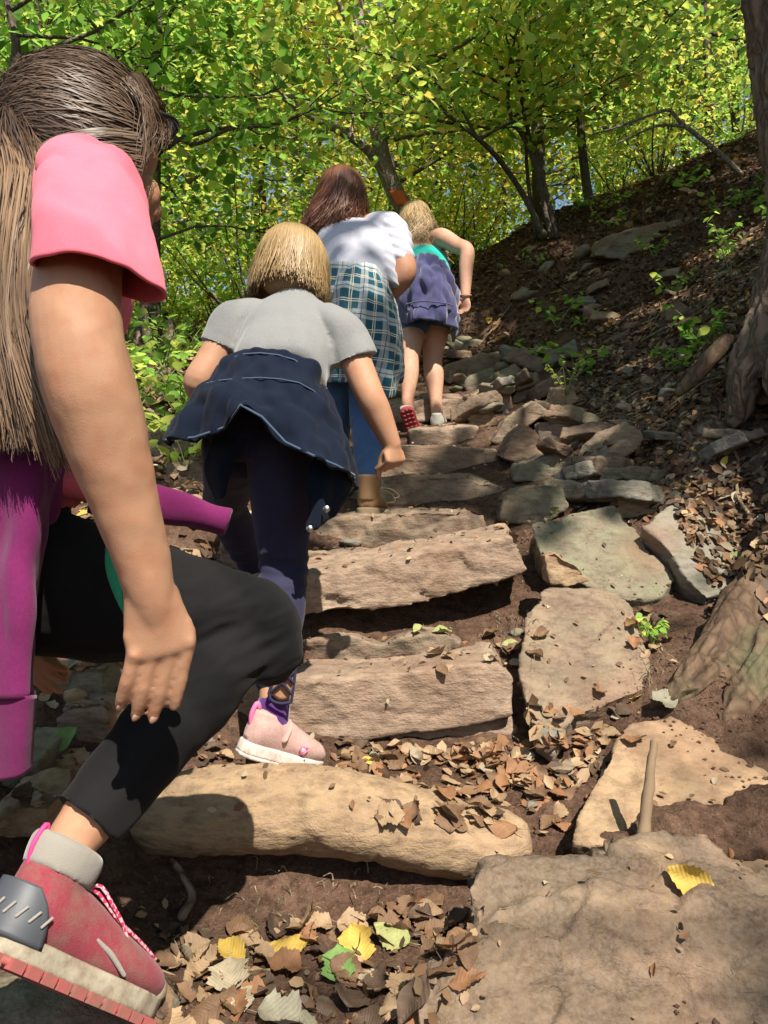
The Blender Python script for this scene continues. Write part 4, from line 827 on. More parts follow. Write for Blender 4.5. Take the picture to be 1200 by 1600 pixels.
strands('swept_hair', flow, .0009, HAIR, hair, hcol(1300, (.085, .052, .032), (.16, .10, .06)), center=H1)
strands('long_hair', lock_paths(G, n2, 19, .009, .0022, .8, .80), .0010, HAIR, hair, hcol(n2, (.12, .072, .042), (.22, .135, .075)))
G = [[A(225, 120, 1.03), A(248, 160, 1.06), A(262, 195, 1.09), A(262, 225, 1.09), A(256, 240, 1.08)], [A(210, 118, 1.0), A(238, 160, 1.02), A(250, 195, 1.04), A(248, 228, 1.04)], [A(195, 130, .985), A(218, 165, .985), A(222, 210, .985), A(212, 265, .98), A(200, 300, .98)], [A(170, 150, .97), A(188, 200, .97), A(185, 250, .965), A(168, 300, .965)], [A(120, 170, .965), A(130, 210, .96), A(120, 260, .955), A(100, 300, .95)], [A(60, 200, .975), A(70, 230, .965), A(70, 270, .955), A(60, 300, .95)]]
G2 = [[A(215, 215, .99), A(150, 212, .955), A(80, 232, .945), A(40, 290, .93), A(25, 360, .90)], [A(212, 250, .985), A(150, 240, .95), A(95, 255, .94), A(60, 310, .92), A(45, 380, .885)], [A(205, 290, .98), A(150, 270, .95), A(110, 290, .94), A(80, 350, .92), A(60, 420, .89)]]; strands('nape_hair', lock_paths(G2, 1100, 20, .006, .002, .8), .0007, HAIR, hair, hcol(1100, (.045, .027, .017), (.13, .08, .045)))
n3 = 1100; strands('side_hair', lock_paths(G[4:], 500, 18, .005, .002, .8), .0007, HAIR, hair, hcol(500, (.05, .03, .018), (.11, .068, .04)))
strands('face_wisp', lock_paths(G[:3], 170, 18, .004, .003, .9, .7), .0006, HAIR, hair, hcol(170, (.06, .036, .02), (.15, .09, .05)))
G = [[A(40, 200, 1.0), A(90, 130, 1.0), A(150, 80, 1.04), A(215, 100, 1.05)], [A(20, 180, 1.0), A(60, 110, 1.0), A(120, 78, 1.03), A(180, 92, 1.05)]]
strands('flyaway', lock_paths([[q_+V3(0, 0, -.012) for q_ in g_] for g_ in G], 16, 18, .006, .004, .9, .5), .0004, HAIR, hair, hcol(16, (.10, .06, .03), (.22, .13, .06)))
# sunglasses pushed up on the head
sgx = empty('sunglasses', P(258, 165, 1.1), 'dark sunglasses pushed up on the long-haired head', 'sunglasses')
b = MB(); cb = H1+hu*.075+hf*.056
for k in (-1, 1): 
    b2 = MB(); b2.ell(cb+hr*k*.034+hf*.022, (hr*.030, hf*.006+hu*.003, hu*.024+hf*.004), 18, 10); link('lens', b2.mesh('lens'), m_plain('lens_black', (.008, .008, .01), .08, .6), sgx)
FB = m_plain('frame_black', (.01, .01, .01), .3); b.tube(crom([(*(cb+hr*.066+hf*.018), .004), (*(cb+hr*.084-hf*.01-hu*.006), .004), (*(cb+hr*.092-hf*.07-hu*.03), .0035)], 10), 8); link('temple_arm', b.mesh('temple_arm'), FB, sgx); b = MB(); b.tube(crom([(*(cb-hr*.066+hf*.018), .004), (*(cb-hr*.084-hf*.01-hu*.006), .004), (*(cb-hr*.092-hf*.07-hu*.03), .0035)], 10), 8); link('temple_arm', b.mesh('temple_arm'), FB, sgx); b = MB(); b.tube([(*(cb+hr*.01+hf*.026), .003), (*(cb-hr*.01+hf*.026), .003)], 8)
link('bridge', b.mesh('bridge'), FB, sgx)
# =============================================================== the child in the grey tee
g2 = empty('person', P(430, 1195, 1.6), 'child in grey tee and navy leggings climbing, denim jacket round waist', 'person')
f2 = unit((.12, 1, 0)); r2 = unit(np.cross(f2, (0, 0, 1)))
H2 = A(458, 432, 2.02); b = MB(); hf, hu, hr = head_parts(b, H2, (.15, .85, -.45), (.04, .42, .9), 1.02)
nk = A(455, 478, 1.96); ps = A(420, 640, 1.74)
limb(b, [(*H2, .05), (*nk, .045)], 14, 8)
shR = A(538, 520, 1.84); elR = A(578, 618, 1.78); wrR = A(612, 694, 1.80)
limb(b, [(*(nk*.5+shR*.5), .038), (*shR, .038), (*(shR*.4+elR*.6), .036), (*elR, .034), (*(elR*.65+wrR*.35), .033), (*wrR, .0225)], 18, 40)
hand(b, wrR, A(617, 722, 1.80), (-.7, -.6, 0), (.75, -.6, .1), .82, (1.5, 1.5, 1.5, 1.5), .02)
shL = A(362, 505, 1.90); elL = A(310, 600, 1.84); wrL = A(345, 640, 2.02)
limb(b, [(*(nk*.5+shL*.5), .038), (*shL, .038), (*(shL*.4+elL*.6), .037), (*elL, .036), (*(elL*.5+wrL*.5), .032), (*wrL, .0225)], 18, 40)
hand(b, wrL, A(360, 645, 2.09), (1, 0, 0), (0, 0, 1), .8, (.9,)*4, .02)
b.loft([(nk, r2*.07, V3(0, .3, .6)*.05), (nk*.6+ps*.4, r2*.115, V3(0, .4, .6)*.09), (ps, r2*.11, f2*.08)], 20, 16)
hpR = A(440, 690, 1.70); kn = A(443, 890, 1.74); ak = A(426, 1095, 1.60)
limb(b, [(*(kn*.4+ak*.6), .038), (*(kn*.15+ak*.85), .031), (*ak, .029), (*A(425, 1140, 1.59), .030)], 16, 20)
hpL = A(368, 700, 1.78); knL = A(352, 790, 2.08); akL = A(400, 895, 2.28)
limb(b, [(*hpL, .06), (*knL, .045), (*akL, .03)], 14, 20)
link('body', b.remesh('body', .0042, 4), SKIN, g2); eyes(H2, hf, hu, hr, 1.0, g2)
GREYT = m_fabric('grey_heather', (.20, .20, .197), .9, 1000, .25, .1, .35, .25); NAVY = m_fabric('navy_leggings', (.026, .025, .055), .8, 1200, .3, .1, .35, .06); DENIM = m_fabric('dark_denim', (.0045, .009, .022), .9, 700, .5, .25, .4, .03)
b = MB(); bkn = unit(V3(0, -.6, .75))
b.loft([(nk+V3(0, .01, .005), r2*.065, bkn*.05), (A(452, 505, 1.92), r2*.120, bkn*.070), (A(447, 545, 1.86), r2*.128, bkn*.085), (A(438, 590, 1.80), r2*.118, V3(0, -.8, .5)*.09), (A(430, 640, 1.76), r2*.128, f2*.095), (A(428, 665, 1.75), r2*.128, f2*.095)], 30, 36)
b.tube([(*(nk*.35+shR*.65), .050), (*shR, .050), (*(shR*.72+elR*.28), .049)], 20, 14)
b.loft([(shR*.9+elR*.1, unit(np.cross(elR-shR, (0, 1, 0)))*.052, V3(0, .052, 0)), (shR*.55+elR*.45, unit(np.cross(elR-shR, (0, 1, 0)))*.053, V3(0, .053, 0))], 22, 8)
b.tube([(*(nk*.35+shL*.65), .050), (*shL, .050), (*(shL*.72+elL*.28), .048)], 20, 14)
b.loft([(shL*.9+elL*.1, unit(np.cross(elL-shL, (0, 1, 0)))*.049, V3(0, .049, 0)), (shL*.6+elL*.4, unit(np.cross(elL-shL, (0, 1, 0)))*.049, V3(0, .049, 0))], 22, 8)
link('shirt', wrinkle(b.remesh('shirt', .0048, 4), .0095, (11, 11, 6), 8), GREYT, g2)
b = MB(); b.loft([(ps+V3(0, 0, .04), r2*.12, f2*.09), (ps-V3(0, 0, .06), r2*.135, f2*.105), (ps-V3(0, 0, .12), r2*.12, f2*.10)], 24, 14)
limb(b, [(*(hpR), .082), (*(hpR*.5+kn*.5), .070), (*(hpR*.15+kn*.85), .057), (*kn, .055), (*(kn*.75+ak*.25), .056), (*(kn*.4+ak*.6), .048), (*(kn*.16+ak*.84), .041)], 22, 60)
limb(b, [(*hpL, .080), (*(hpL*.4+knL*.6), .065), (*knL, .056), (*(knL*.5+akL*.5), .051), (*(knL*.15+akL*.85), .040)], 20, 50)
me = b.remesh('leggings', .0045, 4); c = getco(me); n_ = getno(me)
setco(me, c+n_*np.array([math.exp(-((p[2]-kn[2]-.0)/.05)**2)*math.sin(p[2]*210+p[0]*25)*.0022+noise.fractal(Vector(p)*12, 1, 2, 2)*.003 for p in c])[:, None]); lg2 = link('leggings', me, NAVY, g2)
# lattice cut-out at the ankle: skin patch with crossed straps
cx_ = lambda px, py, o=0: A(px, py, 1.558-o)
sheet('cut_out', [[cx_(433, 1020), cx_(447, 1012, .004), cx_(459, 1022)], [cx_(430, 1050, .004), cx_(445, 1050, .010), cx_(459, 1050, .004)], [cx_(424, 1085), cx_(437, 1095, .004), cx_(452, 1092)]], SKIN, lg2, 10, 14, .002)
straps(lg2, 'cross_strap', [[cx_(430, 1030, .008), cx_(446, 1052, .016), cx_(458, 1066, .01)], [cx_(459, 1028, .008), cx_(444, 1045, .016), cx_(428, 1062, .008)], [cx_(428, 1052, .008), cx_(442, 1068, .016), cx_(455, 1084, .008)], [cx_(459, 1050, .008), cx_(444, 1064, .016), cx_(425, 1080, .008)],
    [cx_(432, 1018, .006), cx_(447, 1009, .01), cx_(460, 1020, .006), cx_(461, 1055, .008), cx_(455, 1097, .006)], [cx_(432, 1018, .006), cx_(428, 1055, .008), cx_(420, 1088, .006), cx_(436, 1099, .008), cx_(455, 1097, .006)]], .0032, NAVY)
b = MB(); b.tube([(*A(428, 1100, 1.6), .034), (*A(425, 1135, 1.595), .034)], 16, 8); link('sock', b.mesh('sock'), m_fabric('purple_sock', (.07, .02, .14)), g2)
# pink trainers
PK = m_fabric('blush_mesh', (.50, .32, .285), .85, 400, .8, .2, .4, .1, .35); WHT = m_plain('white_foam', (.58, .52, .47), .8, .2, 0, .3, 200, .45); HOT = m_plain('hot_pink', (.75, .16, .34), .6)
s2, T2, x2, y2, z2 = shoe(g2, A(372, 1172, 1.545), A(496, 1203, 1.665), unit(V3(-.05, -.15, 1)), (PK, WHT, WHT), W=.074, collar=.07)
straps(s2, 'heel_loop', [[T2(.03, 0, .055), T2(-.01, 0, .075), T2(.0, 0, .098), T2(.04, 0, .092)]], .0055, HOT)
k2 = 1 if np.dot(x2, V3(0, -1, 0)) > 0 else -1
b = MB(); b.tube(crom([(*T2(.36, k2*.031, .050), .0085), (*T2(.40, k2*.020, .073), .0085), (*T2(.42, 0, .080), .0085)], 10), 8, None, flat=.4); link('strap', b.mesh('strap'), PK, s2)
hc_ = T2(.60, k2*.0365, .040); hp = []
for t in np.linspace(0, 2*math.pi, 40): hp.append(hc_+x2*k2*.003+y2*(16*math.sin(t)**3)*.00062+z2*(13*math.cos(t)-5*math.cos(2*t)-2*math.cos(3*t)-math.cos(4*t))*.00062)
straps(s2, 'heart_emblem', [hp], .0016, HOT); b = MB(); b.ell(hc_+x2*k2*.0025, (y2*.006, z2*.006, x2*.002)); link('heart_emblem', b.mesh('heart_emblem'), m_plain('pale_pink', (.7, .42, .45), .6), s2)
shoe(g2, A(398, 922, 2.22), A(420, 922, 2.42), (0, 0, 1), (PK, WHT, WHT), W=.072, collar=.07)
# denim jacket tied round the waist, flaring like a skirt
jr = [[A(330, 612, 1.86), A(342, 570, 1.72), A(375, 548, 1.66), A(425, 546, 1.635), A(470, 560, 1.64), A(497, 592, 1.68), A(506, 620, 1.76), A(495, 640, 1.9)],
      [A(308, 640, 1.88), A(318, 606, 1.70), A(360, 596, 1.62), A(425, 594, 1.59), A(480, 606, 1.60), A(512, 640, 1.66), A(522, 665, 1.76), A(505, 690, 1.92)],
      [A(275, 672, 1.88), A(282, 650, 1.66), A(345, 622, 1.555), A(420, 632, 1.54), A(490, 660, 1.55), A(535, 690, 1.62), A(545, 715, 1.76), A(520, 735, 1.92)],
      [A(258, 692, 1.88), A(264, 690, 1.62), A(340, 680, 1.56), A(385, 634, 1.50), A(440, 690, 1.52), A(505, 722, 1.50), A(553, 745, 1.60), A(545, 775, 1.75), A(510, 800, 1.9)]]
jk = sheet('denim_jacket', jr, DENIM, g2, 120, 54, .006, wr=.018, seed=6)
sheet('jacket_flap', [[A(505, 690, 1.60), A(530, 700, 1.62), A(550, 735, 1.66)], [A(480, 740, 1.57), A(512, 735, 1.575), A(545, 770, 1.64)], [A(482, 790, 1.58), A(505, 770, 1.56), A(525, 800, 1.63)], [A(478, 832, 1.59), A(490, 828, 1.565), A(505, 815, 1.6)]], DENIM, jk, 30, 30, .006, wr=.005, seed=3)
sheet('jacket_tail', [[A(335, 680, 1.66), A(365, 690, 1.62), A(390, 680, 1.6)], [A(322, 730, 1.70), A(340, 735, 1.66), A(365, 725, 1.64)], [A(335, 780, 1.72), A(345, 780, 1.69), A(352, 775, 1.68)]], DENIM, jk, 20, 20, .006, wr=.004, seed=5)
EDGE = m_fabric('denim_edge', (.045, .075, .13), .9)
q = crom(jr[-1], 110); straps(jk, 'hem_seam', [q[4:100]+V3(0, -.004, .004)], .0030, EDGE, 5); q = crom(jr[0], 80); straps(jk, 'waist_seam', [q[6:74]+V3(0, -.012, -.012)], .0018, EDGE, 5)
q = crom(jr[1], 80); straps(jk, 'yoke_seam', [q[8:72]+V3(0, -.012, .002)], .0016, EDGE, 5)
for px, py, d_ in ((485, 687, 1.525), (536, 708, 1.595), (510, 795, 1.555), (484, 826, 1.555)):
    b = MB(); b.ell(A(px, py, d_), ((.0075, 0, 0), (0, .004, 0), (0, 0, .0075)), 14, 8); link('button', b.mesh('button'), STEEL, jk)
# blonde bob
hc = MB(); hc.ell(H2+hu*.028-hf*.012, (hr*.078, hf*.090, hu*.088), 22, 14); hc.ell(H2-hu*.03-hf*.035, (hr*.078, hf*.055, hu*.066), 18, 10); BLB = m_plain('hair_base_blonde', (.20, .125, .055), .6)
hair = link('hair', hc.remesh('hair', .006, 2), BLB, g2)
n_b = 4500; pth = hair_paths(H2, hf, hu, hr, 1.03, (55, 305), lambda a: .112, n_b, 16, 1.10, fall=(-.12, -.14, -1), jit=.011, wave=.003)
strands('hair_strand', pth, .0014, HAIR, hair, hcol(n_b, (.24, .155, .068), (.33, .22, .10)), center=H2)
# =============================================================== the walker in white with the plaid shirt
g3 = empty('person', P(577, 803, 2.85), 'person with auburn hair, white top, plaid shirt round waist, jeans and tan boots', 'person')
f3 = unit((.05, 1, 0)); r3 = unit(np.cross(f3, (0, 0, 1)))
H3 = A(534, 318, 3.25); b = MB(); hf, hu, hr = head_parts(b, H3, (.1, .95, -.2), (.05, .2, 1), 1.12)
nk = A(552, 352, 3.18); ps = A(562, 520, 3.0)
limb(b, [(*H3, .055), (*nk, .05)], 14, 8)
shR = A(612, 358, 3.10); elR = A(632, 425, 3.02); wrR = A(585, 485, 3.10)
limb(b, [(*(nk*.5+shR*.5), .055), (*shR, .055), (*(shR*.4+elR*.6), .052), (*elR, .048), (*(elR*.6+wrR*.4), .046), (*wrR, .03)], 18, 40)
hand(b, wrR, A(568, 505, 3.15), (0, .5, .8), (0, -1, 0), 1.0, (.8,)*4, .02)
shL = A(500, 372, 3.2); elL = A(470, 450, 3.15); wrL = A(500, 520, 3.3)
limb(b, [(*(nk*.5+shL*.5), .055), (*shL, .05), (*elL, .044), (*wrL, .03)], 16, 30); hand(b, wrL, A(508, 540, 3.36), (1, 0, 0), (0, 0, 1), 1.0, (.6,)*4, .02)
b.loft([(nk, r3*.09, f3*.06), (nk*.6+ps*.4, r3*.14, f3*.10), (ps, r3*.14, f3*.10)], 20, 16)
hpR = A(585, 550, 3.0); kn = A(572, 640, 3.02); ak = A(577, 745, 2.86); hpL = A(535, 550, 3.05); knL = A(525, 640, 3.12); akL = A(520, 735, 3.2)
limb(b, [(*hpR, .08), (*kn, .06), (*ak, .04)], 14, 20); limb(b, [(*hpL, .08), (*knL, .06), (*akL, .04)], 14, 20)
link('body', b.remesh('body', .006, 4), SKIN3, g3); eyes(H3, hf, hu, hr, 1.1, g3)
WH = m_fabric('white_ribbed', (.42, .42, .48), .85, 900, .25, .08, 0, .25)
b = MB(); b.loft([(nk+V3(0, 0, .01), r3*.08, f3*.06), (A(556, 362, 3.13), r3*.155, f3*.09), (A(560, 390, 3.08), r3*.165, f3*.11), (A(562, 420, 3.04), r3*.15, f3*.115), (A(566, 450, 3.02), r3*.15, f3*.12)], 30, 30)
b.tube([(*(nk*.4+shR*.6), .062), (*shR, .064), (*(shR*.5+elR*.5), .061), (*(shR*.3+elR*.7), .059)], 20, 16); b.tube([(*(nk*.4+shL*.6), .07), (*shL, .068), (*(shL*.4+elL*.6), .06)], 18, 14)
me = b.remesh('shirt', .006, 4); c = getco(me); n_ = getno(me)
setco(me, c+n_*np.array([noise.fractal(Vector((p[0]*9, p[1]*9, p[2]*9)), 1, 2, 3)*.005+(math.sin(p[2]*150+p[0]*60)*.003 if p[0] > A(612, 0, 3.1)[0]-.03 else 0) for p in c])[:, None]); link('shirt', me, WH, g3)
JN = m_fabric('blue_denim', (.05, .105, .22), .9, 700, .5, .2, .4)
b = MB(); b.loft([(ps+V3(0, 0, .05), r3*.14, f3*.11), (ps-V3(0, 0, .06), r3*.155, f3*.12), (ps-V3(0, 0, .14), r3*.13, f3*.11)], 22, 12)
limb(b, [(*hpR, .09), (*(hpR*.5+kn*.5), .08), (*kn, .068), (*(kn*.5+ak*.5), .058), (*ak, .048), (*A(577, 752, 2.855), .048)], 18, 36); limb(b, [(*hpL, .09), (*knL, .07), (*(knL*.5+akL*.5), .06), (*akL, .05)], 18, 36)
link('jeans', wrinkle(b.remesh('jeans', .006, 3), .006, (14, 14, 18), 1), JN, g3)
TANB = m_plain('tan_leather', (.30, .17, .075), .6, .4, 0, .6, 120); SOLE = m_plain('boot_sole', (.30, .22, .13), .8)
for hl, to, upv in ((A(572, 803, 2.77), A(592, 805, 3.03), V3(0, 0, 1)), (A(515, 772, 3.12), A(528, 765, 3.38), V3(0, 0, 1))):
    s3, T3, x3, y3, z3 = shoe(g3, hl, to, upv, (TANB, SOLE, m_plain('boot_tread', (.05, .04, .03), .8)), W=.098, collar=.115, name='boot', vox=.0045)
    b = MB(); b.loft([(T3(.17, 0, .05), x3*.040, y3*.052), (T3(.17, 0, .10), x3*.041, y3*.054), (T3(.165, 0, .142), x3*.045, y3*.058)], 20, 10); link('boot_shaft', b.remesh('boot_shaft', .0045, 3), TANB, s3)
    if hl[0] > -.1: straps(s3, 'lace', [[T3(.35, .03, .10), T3(.5, .07, .095), T3(.52, .10, .07), T3(.4, .085, .06)], [T3(.35, .03, .10), T3(.45, .075, .075), T3(.5, .085, .05), T3(.42, .06, .045)]], .0022, m_plain('lace_tan', (.4, .3, .17), .8))
# plaid: woven stripes from the cloth's own coordinates
k = NT('plaid'); uv = k.n('UVMap').outputs[0]; sx_ = k.n('SeparateXYZ', {0: uv})
def bands(x, freq, lo, hi):
    q = k.math('FRACT', k.math('MULTIPLY', x, freq)); return k.math('MULTIPLY', k.math('GREATER_THAN', q, lo), k.math('LESS_THAN', q, hi))
u_, v_ = k.math('ADD', sx_.outputs[0], k.math('MULTIPLY', sx_.outputs[1], .12)), sx_.outputs[1]
cb_ = k.mix(k.math('MULTIPLY', bands(u_, 6, .0, .34), .5), (.012, .07, .105), (.45, .47, .46)); cb_ = k.mix(k.math('MULTIPLY', bands(v_, 5, .0, .30), .45), cb_, (.62, .64, .62))
for fr, x in ((6, u_), (5, v_)):
    cb_ = k.mix(k.math('MULTIPLY', bands(x, fr, .62, .655), .8), cb_, (.6, .55, .42)); cb_ = k.mix(k.math('MULTIPLY', bands(x, fr, .70, .735), .8), cb_, (.6, .55, .42)); cb_ = k.mix(k.math('MULTIPLY', bands(x, fr, .15, .185), .8), cb_, (.02, .035, .04))
PLAID = k.done(k.bsdf(cb_, .9, k.bump(k.noise(k.pos(), 900, 2), .2, .001), .15, Sheen_Weight=.2))
pr = [[A(500, 440, 3.1), A(505, 418, 2.98), A(530, 408, 2.90), A(565, 410, 2.87), A(592, 420, 2.88), A(605, 436, 2.94), A(606, 445, 3.08)],
      [A(490, 500, 3.1), A(498, 480, 2.94), A(530, 468, 2.84), A(570, 470, 2.80), A(605, 480, 2.82), A(622, 500, 2.92), A(618, 505, 3.1)],
      [A(488, 560, 3.1), A(500, 550, 2.95), A(530, 540, 2.85), A(570, 545, 2.80), A(612, 550, 2.82), A(630, 562, 2.93), A(624, 565, 3.1)],
      [A(490, 600, 3.1), A(505, 598, 2.97), A(532, 597, 2.88), A(560, 600, 2.84), A(610, 622, 2.82), A(628, 590, 2.92), A(622, 600, 3.1)]]
sheet('plaid_shirt', pr, PLAID, g3, 90, 44, .005, wr=.016, seed=12)
hc = MB(); hc.ell(H3+hu*.03-hf*.012, (hr*.086, hf*.099, hu*.097), 22, 14); hc.ell(H3-hu*.06-hf*.05-hr*.02, (hr*.085, hf*.06, hu*.10), 18, 10)
hair = link('hair', hc.remesh('hair', .008, 2), m_plain('hair_base_auburn', (.06, .02, .012), .6), g3)
n_b = 3600; pth = hair_paths(H3, hf, hu, hr, 1.13, (60, 300), lambda a: .22 if a > 150 else .17, n_b, 17, 1.12, fall=(-.22, -.15, -1), jit=.025, wave=.010, wfreq=4)
strands('hair_strand', pth, .0020, HAIR, hair, hcol(n_b, (.085, .028, .012), (.17, .060, .026)), center=H3)
# =============================================================== the leading walker in teal
g4 = empty('person', P(684, 668, 4.3), 'person in teal tank top with navy sweatshirt round waist and bare legs leading uphill', 'person')
f4 = unit((-.1, 1, 0)); r4 = unit(np.cross(f4, (0, 0, 1)))
H4 = A(648, 352, 4.75); b = MB(); hf, hu, hr = head_parts(b, H4, (-.1, .9, -.35), (0, .35, 1), 1.1)
nk = A(662, 372, 4.65); ps = A(668, 450, 4.4); limb(b, [(*H4, .055), (*nk, .05)], 14, 8)
shR = A(692, 372, 4.5); elR = A(729, 392, 4.4); wrR = A(727, 462, 4.35)
limb(b, [(*(nk*.5+shR*.5), .055), (*shR, .055), (*(shR*.4+elR*.6), .046), (*elR, .044), (*(elR*.6+wrR*.4), .041), (*wrR, .028)], 18, 40)
hand(b, wrR, A(726, 482, 4.36), (-.7, .6, 0), (.7, -.6, 0), 1.05, (.7, .8, .8, .9), .02)
shL = A(640, 385, 4.6); elL = A(618, 430, 4.6); wrL = A(630, 470, 4.75); limb(b, [(*(nk*.5+shL*.5), .055), (*shL, .05), (*elL, .043), (*wrL, .028)], 16, 30); hand(b, wrL, A(634, 488, 4.8), (1, 0, 0), (0, 0, 1), 1.0, (.6,)*4, .02)
b.loft([(nk, r4*.09, f4*.06), (nk*.6+ps*.4, r4*.135, f4*.10), (ps, r4*.14, f4*.11)], 20, 16)
hpR = A(685, 478, 4.42); kn = A(676, 560, 4.42); ak = A(682, 640, 4.33); hpL = A(648, 478, 4.42); knL = A(640, 560, 4.3); akL = A(637, 630, 4.22)
limb(b, [(*hpR, .085), (*(hpR*.5+kn*.5), .076), (*kn, .056), (*(kn*.65+ak*.35), .057), (*(kn*.2+ak*.8), .037), (*ak, .034), (*A(684, 655, 4.33), .034)], 18, 50)
limb(b, [(*hpL, .085), (*(hpL*.5+knL*.5), .074), (*knL, .055), (*(knL*.65+akL*.35), .055), (*(knL*.2+akL*.8), .037), (*akL, .034), (*A(638, 645, 4.24), .034)], 18, 50)
link('body', b.remesh('body', .0065, 4), SKIN2, g4); eyes(H4, hf, hu, hr, 1.1, g4)
b = MB(); b.loft([(nk*.75+ps*.25, r4*.115, f4*.095), (nk*.5+ps*.5, r4*.138, f4*.112), (nk*.1+ps*.9, r4*.145, f4*.12)], 24, 16); link('tank_top', b.remesh('tank_top', .007, 3), m_fabric('teal_jersey', (.02, .46, .36), .85), g4)
b = MB(); b.loft([(ps+V3(0, 0, .02), r4*.15, f4*.12), (ps-V3(0, 0, .08), r4*.165, f4*.13), (ps-V3(0, 0, .15), r4*.14, f4*.12)], 24, 12); limb(b, [(*hpR, .094), (*(hpR*.7+kn*.3), .09)], 16, 8); limb(b, [(*hpL, .094), (*(hpL*.6+knL*.4), .09)], 16, 8)
link('denim_shorts', b.remesh('denim_shorts', .008, 2), JN, g4)
NV = m_fabric('navy_fleece', (.055, .055, .135), .95, 700, .4, .15, .25, .4)
nr = [[A(634, 412, 4.6), A(640, 402, 4.35), A(660, 397, 4.27), A(680, 400, 4.26), A(692, 408, 4.32), A(696, 416, 4.5)],
      [A(622, 450, 4.6), A(628, 440, 4.30), A(655, 432, 4.20), A(685, 434, 4.18), A(706, 442, 4.28), A(712, 455, 4.5)],
      [A(622, 485, 4.6), A(632, 478, 4.30), A(655, 472, 4.18), A(688, 474, 4.16), A(712, 480, 4.26), A(716, 492, 4.5)],
      [A(624, 502, 4.6), A(634, 506, 4.30), A(655, 500, 4.18), A(685, 502, 4.16), A(710, 514, 4.26), A(708, 535, 4.42)]]
nv = sheet('tied_sweatshirt', nr, NV, g4, 70, 34, .012, wr=.030, seed=15)
q = crom(nr[2], 70); straps(nv, 'hem_seam', [q[10:52]*.9985+V3(0, -.02, 0)], .004, NV, 5)
b = MB(); wa = unit(wrR-elR); b.tube([(*(wrR+.033*V3(math.cos(t), math.sin(t), .1*math.sin(t))), .004) for t in np.linspace(0, 6.28, 20)], 6); link('bracelet', b.mesh('bracelet'), m_plain('bracelet_tan', (.5, .25, .15), .6), g4)
RS = m_plain('red_rubber', (.24, .035, .04), .8, .3, 0, .8, 60); GS = m_fabric('grey_mesh', (.30, .29, .25), .9, 400)
shoe(g4, A(682, 672, 4.25), A(688, 668, 4.5), V3(0, 0, 1), (GS, WHT, RS), W=.09, vox=.006)
sx4, T4, x4, y4, z4 = shoe(g4, A(634, 637, 4.16), A(652, 694, 4.28), V3(0, .9, .35), (GS, RS, RS), W=.095, vox=.006)
b = MB()
for a in np.linspace(.06, .94, 9):
    for kx in (-.6, 0, .6): b.box(T4(a+.02*abs(kx), kx*.036, -.008), (x4*.009, y4*.007, z4*.004))
link('tread_lug', b.mesh('tread_lug'), RS, sx4)
hc = MB(); hc.ell(H4+hu*.03-hf*.012, (hr*.085, hf*.097, hu*.096), 22, 14); hair = link('hair', hc.remesh('hair', .009, 2), m_plain('hair_base_fair', (.16, .10, .05), .6), g4)
n_b = 2000; pth = hair_paths(H4, hf, hu, hr, 1.11, (70, 290), lambda a: .30, n_b, 17, 1.12, fall=(.16, -.45, -1), jit=.04, wave=.016, wfreq=6)
strands('hair_strand', pth, .0018, HAIR, hair, hcol(n_b, (.20, .125, .06), (.46, .32, .155)), center=H4)
# ---------------------------------------------------------------- small things on the ground
# cobbles and rubble that pack the edges of the steps
gen = np.random.default_rng(5)
def dropper():
    V = np.vstack(bv_v); Fq = np.vstack(bv_f); return BVHTree.FromPolygons(V.tolist(), Fq.tolist())
def cobble_mesh(seed, s=1.0):
    bm = bmesh.new(); g = np.random.default_rng(seed)
    for _ in range(16): 
        v = g.normal(size=3); v /= np.linalg.norm(v); bm.verts.new(v*np.array([1, .8, .55])*g.uniform(.8, 1.1))
    bmesh.ops.convex_hull(bm, input=bm.verts); bmesh.ops.subdivide_edges(bm, edges=bm.edges, cuts=2, use_grid_fill=True)
    bmesh.ops.smooth_vert(bm, verts=bm.verts, factor=.35, use_axis_x=True, use_axis_y=True, use_axis_z=True)
    for v in bm.verts: v.co *= 1+.10*noise.fractal(v.co*2.4+Vector((seed*3.1, 0, 0)), 1, 2, 3)
    me = bpy.data.meshes.new('cobble'); bm.to_mesh(me); bm.free(); return me
BV = dropper()
def drop(x, y, top=8.0):
    h = BV.ray_cast(Vector((x, y, top)), Vector((0, 0, -1)))
    return (h[0], h[1]) if h[0] is not None else (Vector((x, y, at(x, y))), Vector((0, 0, 1)))
cob = [cobble_mesh(i) for i in range(7)]; cmats = ['brown', 'sand', 'grey', 'slate', 'tan']
cobm = [[m.copy() for m in cob] for _ in cmats]
for i, ms in enumerate(cobm):
    for m in ms: m.materials.append(M[cmats[i]]); m.polygons.foreach_set('use_smooth', [True]*len(m.polygons))
def cobble(x, y, s, label, group, k=None):
    p, n = drop(x, y)
    if p.z > at(x, y)+.07: return
    o = bpy.data.objects.new('cobble', cobm[gen.integers(len(cmats))][gen.integers(7)]); col.objects.link(o)
    o.location = p+Vector((0, 0, s*.12)); o.scale = (s, s*gen.uniform(.7, 1), s*gen.uniform(.6, 1)); o.rotation_euler = (gen.normal(0, .3), gen.normal(0, .3), gen.uniform(0, 6.3)); tag(o, label, 'stone', group)
def pix_xy(px, py):
    o = Vector((0, 0, CZ)); d = (P(px, py, 1)-o).normalized(); h = BV.ray_cast(o, d); return h[0] if h[0] is not None else P(px, py, 3)
